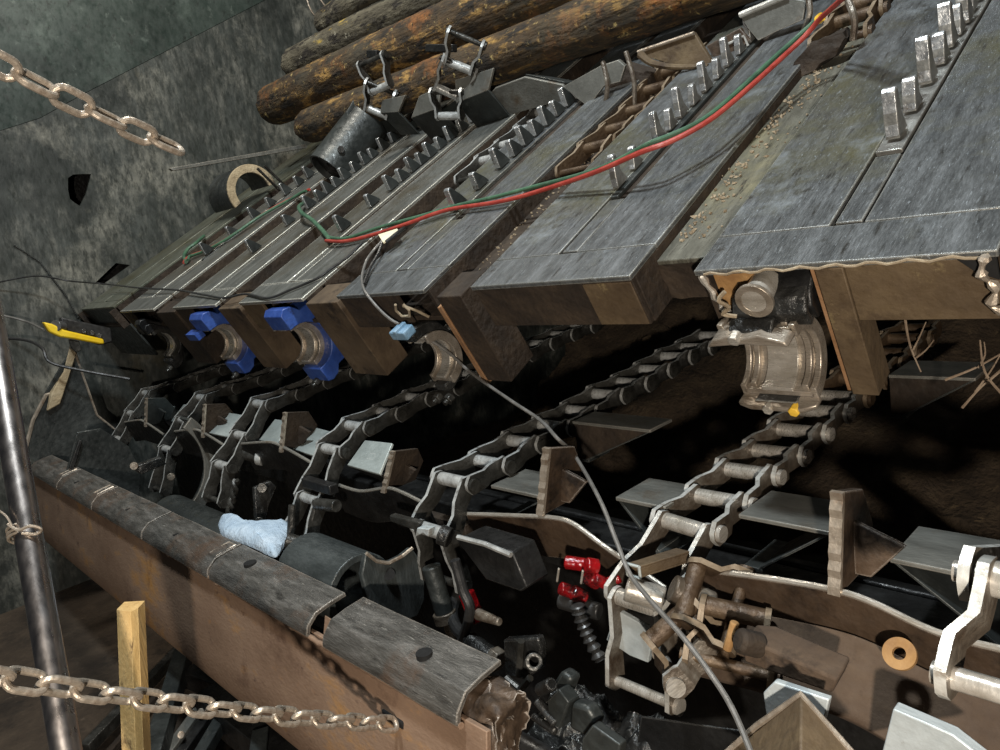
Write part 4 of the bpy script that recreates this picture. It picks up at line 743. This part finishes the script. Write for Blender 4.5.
# ================================================================ foreground chains, rod and stake
def steel_chain(lab, P0, P1, wire, pitch, sag, freeend, grp='loose galvanised chains'):
    L_ = (P1-P0).length; n = int(L_/pitch); t = thing('steel_chain', lab, 'chain', P0, grp)
    pts = [P0.lerp(P1, k/n)+V((0, 0, -sag*4*(k/n)*(1-k/n))) for k in range(n+1)]
    base = None
    hw = wire*1.28; half = pitch*.5+wire*.5-0*hw
    prof = []
    for k in range(9): a = -math.pi/2+math.pi*k/8; prof.append((half-hw+wire+hw*math.cos(a)-wire+.0, hw*math.sin(a)))
    full = [(x, y, 0) for x, y in prof]+[(-x, -y, 0) for x, y in prof]
    b = MB(); b.tube(full, wire*.5, 10, closed=True, up=(0, 0, 1)); tmp = b.build('link', 'galv', None); me = tmp.data; bpy.data.objects.remove(tmp)
    for k in range(n):
        a, c = pts[k], pts[k+1]; u = (c-a).normalized(); ref = V((0, 0, 1)); v = ref.cross(u).normalized(); w_ = u.cross(v)
        an = (math.pi/4 if k % 2 else -math.pi/4)+.12*math.sin(k*1.9); v2 = v*math.cos(an)+w_*math.sin(an); w2 = u.cross(v2); m_ = (a+c)/2
        put(me, 'link', t, Matrix(((u.x, v2.x, w2.x, m_.x), (u.y, v2.y, w2.y, m_.y), (u.z, v2.z, w2.z, m_.z), (0, 0, 0, 1))), 0)
    return t
steel_chain('tan steel chain stretched to the slot in the rusty trough plate', dep(-30, 672, .92), at(398, 722, 'Y', -.505)+V((0, -.008, 0)), .0105, .043, .012, 0)
steel_chain('pinkish steel chain swinging free against the upper part of the dark wall', dep(-25, 52, .93), dep(180, 150, 1.16), .0105, .041, .004, 1)
t = thing('chrome_rod', 'tall shiny steel rod with a knotted wire, before the far end of the trough', 'rod', dep(75, 750, 1.2))
ra, rb = dep(-9, 320, 1.45), dep(66, 750, 1.18); rd = (rb-ra).normalized()
MB().cyl(ra-rd*.9, rb+rd*1.0, .0225, 32).build('rod', 'chrome', t, .002)
b = MB(); c0 = dep(24, 529, 1.31); u = rd.orthogonal().normalized(); w_ = rd.cross(u)
for s in (0, .008, .015): b.tube([c0+rd*s+(u*math.cos(a)+w_*math.sin(a))*.0255+rd*.004*math.sin(a) for a in (2*math.pi*k/20 for k in range(20))], .0026, 6, closed=True)
b.build('wire_tie', 'galv', t)
b = MB(); b.tube(smooth([dep(8, 524, 1.28), dep(18, 530, 1.275), dep(30, 526, 1.275), dep(41, 529, 1.28), (dep(36, 534, 1.28)), dep(22, 533, 1.275)], 5), .0028, 6); b.tube(smooth([dep(-5, 508, 1.3), dep(6, 516, 1.28), dep(12, 526, 1.277)], 4), .0018, 6); b.build('wire_knot', 'galv', t)
t = thing('wood_stake', 'raw yellow wooden stake with a square corner, standing behind the lower chain', 'stake', dep(130, 750, 1.6))
a_ = dep(128, 612, 1.62); bt = dep(133, 750, 1.56); bt = a_+(bt-a_)*((-1.52-a_.z)/(bt.z-a_.z)); h = .021
rt = V((.69, .71, 0)); bk = V((-.71, .69, 0)); hw_ = .0235
sec = [(-hw_, 0, .010), (0, .010, -.004), (hw_, 0, .006), (hw_, .034, .006), (-hw_, .034, .010)]
b = MB(); b.add([a_+rt*x+bk*y+V((0, 0, z)) for x, y, z in sec]+[bt+rt*x+bk*y for x, y, z in sec], [[0, 1, 2, 3, 4], [9, 8, 7, 6, 5]]+[[k, 5+k, 5+(k+1) % 5, (k+1) % 5] for k in range(5)])
b.build('stake_body', 'wood', t, .001)
# ================================================================ hoses, cables, lamp
def twin(lab, px, zz, r, cat='hose', off=.011, tapes=()):
    P = smooth([deck(x, y, z) for (x, y), z in zip(px, zz)], 6); t = thing('twin_hose', lab, cat, P[0], 'red and green welding hose')
    dz = D(0, -.55, .8).normalized()
    ta = [ (P[min(i+1, len(P)-1)]-P[max(i-1, 0)]).normalized() for i in range(len(P))]
    sd = [D(0, 0, 1).cross(q).normalized() for q in ta]
    MB().tube([p-s*off*.62+V((0, 0, .004+.003*math.sin(i*.35))) for i, (p, s) in enumerate(zip(P, sd))], r, 10).build('green_hose', 'green', t)
    MB().tube([p+s*off*.62+V((0, 0, .003*math.sin(i*.29+1))) for i, (p, s) in enumerate(zip(P, sd))], r, 10).build('red_hose', 'red', t)
    for i in tapes: MB().tube([P[i], P[i+1]], r*1.7, 10).build('yellow_tape', 'tape', t)
    return t
twin('long red and green twin hose sweeping across the deck', [(868, -20), (840, 3), (818, 20), (790, 48), (752, 84), (712, 116), (672, 138), (645, 150), (600, 170), (545, 187), (498, 200), (450, 209), (412, 221), (372, 233), (345, 240), (328, 240)],
     [.22, .16, .12, .09, .08, .085, .09, .09, .06, .03, .022, .018, .018, .018, .018, .02], .0062, off=.0155, tapes=(11,))
twin('short loop of red and green hose beside the half-round idler guard', [(186, 262), (190, 257), (206, 250), (232, 236), (262, 216), (285, 202), (300, 194), (308, 191)], [.015]*8, .0075, off=.02)
b = MB(); b.tube(smooth([deck(x, y, z) for x, y, z in ((330, 240, .02), (322, 230, .02), (312, 220, .03), (302, 213, .05), (299, 207, .05), (304, 203, .02))], 6), .009, 10); tag(b.build('green_hose', 'green'), 'loose bend of green hose in front of the first dark teeth, joining the long hose', 'hose')
b = MB(); b.tube(smooth([deck(186, 262, .015), deck(184, 256, .02), deck(188, 249, .03), deck(196, 243, .03), deck(204, 236, .015)], 6), .009, 10); tag(b.build('green_hose', 'green'), 'curled green end of the short hose loop on the wall-side beam', 'hose')
def cable(lab, pts, r, m, cat='cable', n=7, seg=8):
    b = MB(); b.tube(smooth(pts, n), r, seg); o = b.build('cable', m); tag(o, lab, cat); return o
dk = lambda x, y, z=.008: deck(x, y, z)
cable('black cable running along the deck ends and up to the steel wall', [at(-5, 283, 'X', -4.1), at(36, 276, 'X', -4.0), at(70, 281, 'X', -3.9), dk(105, 284, .06), dk(140, 288, .03), dk(176, 290, .02), dk(205, 295, .012), dk(224, 298), dk(245, 294), dk(268, 298), dk(290, 290), dk(318, 278), dk(332, 268), dk(349, 256, .012), dk(362, 243, .02)], .0045, 'rubber')
cable('grey cable drooping from the cream tag over the fin and down past the nearest chain', [dk(385, 238, .03), dk(374, 250, .03), dk(366, 262, .02), dk(362, 280, .012), at(368, 296, 'X', -1.05), at(390, 319, 'X', -.98), at(415, 331, 'X', -.93), at(448, 352, 'X', -.88), at(470, 372, 'X', -.8), at(510, 400, 'X', -.6), at(540, 420, 'X', -.48), at(557, 438, 'X', -.375), at(575, 456, 'X', -.36), at(600, 500, 'Y', -.12), at(616, 540, 'Y', -.18), at(630, 574, 'Y', -.22), at(650, 600, 'Y', -.27), at(682, 636, 'Y', -.32), at(712, 676, 'Y', -.36), at(734, 712, 'Y', -.40), at(758, 770, 'Y', -.45)], .0044, 'wire', n=8)
cable('second thin black cable looping down beside the cream tag', [dk(382, 243, .03), dk(378, 254, .02), dk(370, 268, .015), dk(364, 284, .01)], .005, 'rubber')
cable('thin pale wire reaching the yellow lamp from the steel wall', [at(-5, 314, 'X', -4.0), at(14, 318, 'X', -3.95), at(30, 323, 'X', -3.9), at(44, 330, 'X', -3.75)], .006, 'wire')
cable('black cable hanging in a loop below the yellow lamp', [at(-5, 338, 'X', -3.9), at(25, 340, 'X', -3.8), at(42, 348, 'X', -3.6), at(50, 362, 'X', -3.55), at(80, 370, 'X', -3.5), at(130, 379, 'X', -3.4)], .008, 'rubber')
t = thing('work_lamp', 'yellow-framed black work lamp at the end of the beam by the steel wall', 'work lamp', at(70, 335, 'X', -3.6))
X0 = -3.62
MB().prism([at(x, y, 'X', X0) for x, y in ((41, 322), (50, 324), (62, 330), (101, 339), (102, 344), (97, 344), (72, 339), (58, 337), (47, 332))], (.05, .0, 0)).build('yellow_handle', 'yellow', t, .008)
MB().prism([at(x, y, 'X', X0-.06) for x, y in ((58, 317), (80, 322), (108, 328), (110, 342), (98, 345), (60, 334))], (.055, .0, 0)).build('lamp_body', 'rubber', t, .008)
MB().cyl(at(62, 327, 'X', X0), at(55, 326, 'X', X0+.04), .03, 18).build('lens', 'lens', t, .003)
for x, y in ((84, 331), (92, 333), (99, 336)): MB().cyl(at(x, y, 'X', X0-.01), at(x, y, 'X', X0+.015), .014, 10).build('knob', 'engine', t, .003)
MB().prism([at(x, y, 'X', X0) for x, y in ((68, 339), (78, 341), (80, 350), (75, 353), (70, 348))], (.03, 0, 0)).build('tail_fitting', 'chaindk', t, .004)
t = thing('cable_tag', 'cream cable tag taped where the cable leaves the hose', 'tag', dk(390, 238, .02))
b = MB(); b.prism([dk(x, y, .03) for x, y in ((379, 236), (398, 230), (400, 233), (384, 244))], D(0, 0, .006)); b.build('tag_plate', 'paper', t, .001)
b = MB(); b.tube([dk(386, 242, .036), dk(396, 234, .038), dk(404, 228, .03)], .006, 8); b.build('tape', 'rubber', t)
# ================================================================ cloth
t_ = [(218, 524), (224, 515), (232, 517), (240, 522), (262, 524), (287, 523), (289, 532), (282, 545), (276, 553), (268, 552), (254, 545), (238, 539), (222, 533)]
P = [at(x, y, 'Z', -.672) for x, y in t_]; cen = sum(P, V((0, 0, 0)))/len(P); b = MB(); vs = []; fs = []; K = 7; n = len(P)*4
Q = smooth(P+[P[0]], 4)[:-1]
for j in range(K+1):
    for p in Q:
        s = 1-j/K; q = cen.lerp(p, s); vs.append(q+V((0, 0, .026*(1-s**4)+.008*noise.noise(q*25)+.006*noise.noise(q*55))))
m_ = len(Q); fs = [[j*m_+i, j*m_+(i+1) % m_, (j+1)*m_+(i+1) % m_, (j+1)*m_+i] for j in range(K) for i in range(m_)]
o = len(vs); vs += [p+V((0, 0, -.012)) for p in Q]; fs += [[i, (i+1) % m_, o+(i+1) % m_, o+i] for i in range(m_)]+[list(range(o, o+m_))]
b.add(vs, fs); tag(b.build('cloth', 'cloth', None, sm=60), 'crumpled pale blue cloth lying behind the trough lip', 'cloth')
# ================================================================ twigs and wall wires
TW = [('upright pale twig with a fork, under the end plate of the widest beam', [((905, 318), (910, 345), (921, 372)), ((913, 350), (919, 338), (926, 322)), ((916, 358), (926, 350), (934, 340))]),
      ('long thin twig slanting in from the edge under the widest beam', [((962, 408), (980, 388), (1005, 366)), ((975, 392), (990, 372), (1003, 350))]),
      ('pale twig lying across the dark soil at the picture edge', [((945, 380), (975, 368), (1004, 352)), ((978, 368), (985, 355), (984, 342))]),
      ('short twig sticking up at the picture edge under the beam', [((1003, 395), (985, 372), (980, 340)), ((990, 380), (1000, 372), (1005, 370))])]
for k, (lab, br) in enumerate(TW):
    b = MB()
    for j, c in enumerate(br): b.tube(smooth([at(x, y, 'Y', .45-.05*k+.012*i) for i, (x, y) in enumerate(c)], 5), [.0028*(.75 if j else 1)*(1-.05*i) for i in range(11)], 6)
    tag(b.build('twig', 'twig'), lab, 'twig', 'twigs under the widest beam')
for k, (lab, c) in enumerate((('fine wire curling off the top of the steel wall beside the thin log', ((306, -4), (312, 12), (326, 26))), ('second fine wire at the top of the steel wall, nearer the thin log', ((318, -4), (330, 12), (342, 20))))):
    b = MB(); b.tube(smooth([at(x, y, 'X', -4.14) for x, y in c], 5), .006, 6); tag(b.build('wire', 'galv'), lab, 'wire')
# ================================================================ frames on the floor below the trough
t = thing('channel_frame', 'dark channel-iron frame on the floor under the rusty trough plate', 'frame', at(220, 720, 'Z', -1.3))
def bb(a, c, r, m='dark', nme='channel'):
    A, Bq = a, c; b = MB(); d = (Bq-A).normalized(); s = d.cross(V((0, 0, 1))).normalized(); u = s.cross(d)
    b.prism([A+s*r+u*r, A-s*r+u*r, A-s*r-u*r, A+s*r-u*r], Bq-A); return b.build(nme, m, t, .003)
z = -1.30
bb(at(150, 770, 'Z', z), at(185, 650, 'Z', z), .03); bb(at(165, 760, 'Z', z-.05), at(200, 712, 'Z', z-.05), .02, 'flightdk', 'edge_bar'); bb(at(172, 770, 'Z', z), at(210, 715, 'Z', z), .018, 'black')
bb(at(196, 765, 'Z', z), at(222, 720, 'Z', z), .02, 'dark'); bb(at(210, 700, 'Z', z), at(300, 770, 'Z', z), .05, 'black', 'cross_channel'); bb(at(190, 675, 'Z', z-.03), at(260, 700, 'Z', z-.03), .035, 'black', 'cross_channel')
bb(at(262, 735, 'Z', z+.04), at(258, 770, 'Z', z+.04), .025, 'dark', 'post')
for x, y in ((201, 712), (181, 735)): MB().cyl(at(x, y, 'Z', z+.03), at(x, y, 'Z', z+.05), .012, 8).build('bolt', 'galv', t, .002)
t = thing('floor_rail', 'long rusty rail lying on the floor toward the wooden stake', 'rail', at(110, 700, 'Z', -1.48))
bb(at(85, 750, 'Z', -1.5), at(178, 652, 'Z', -1.5), .022, 'chaindk', 'rail_bar'); bb(at(100, 765, 'Z', -1.52), at(186, 660, 'Z', -1.52), .012, 'mud', 'rail_foot')
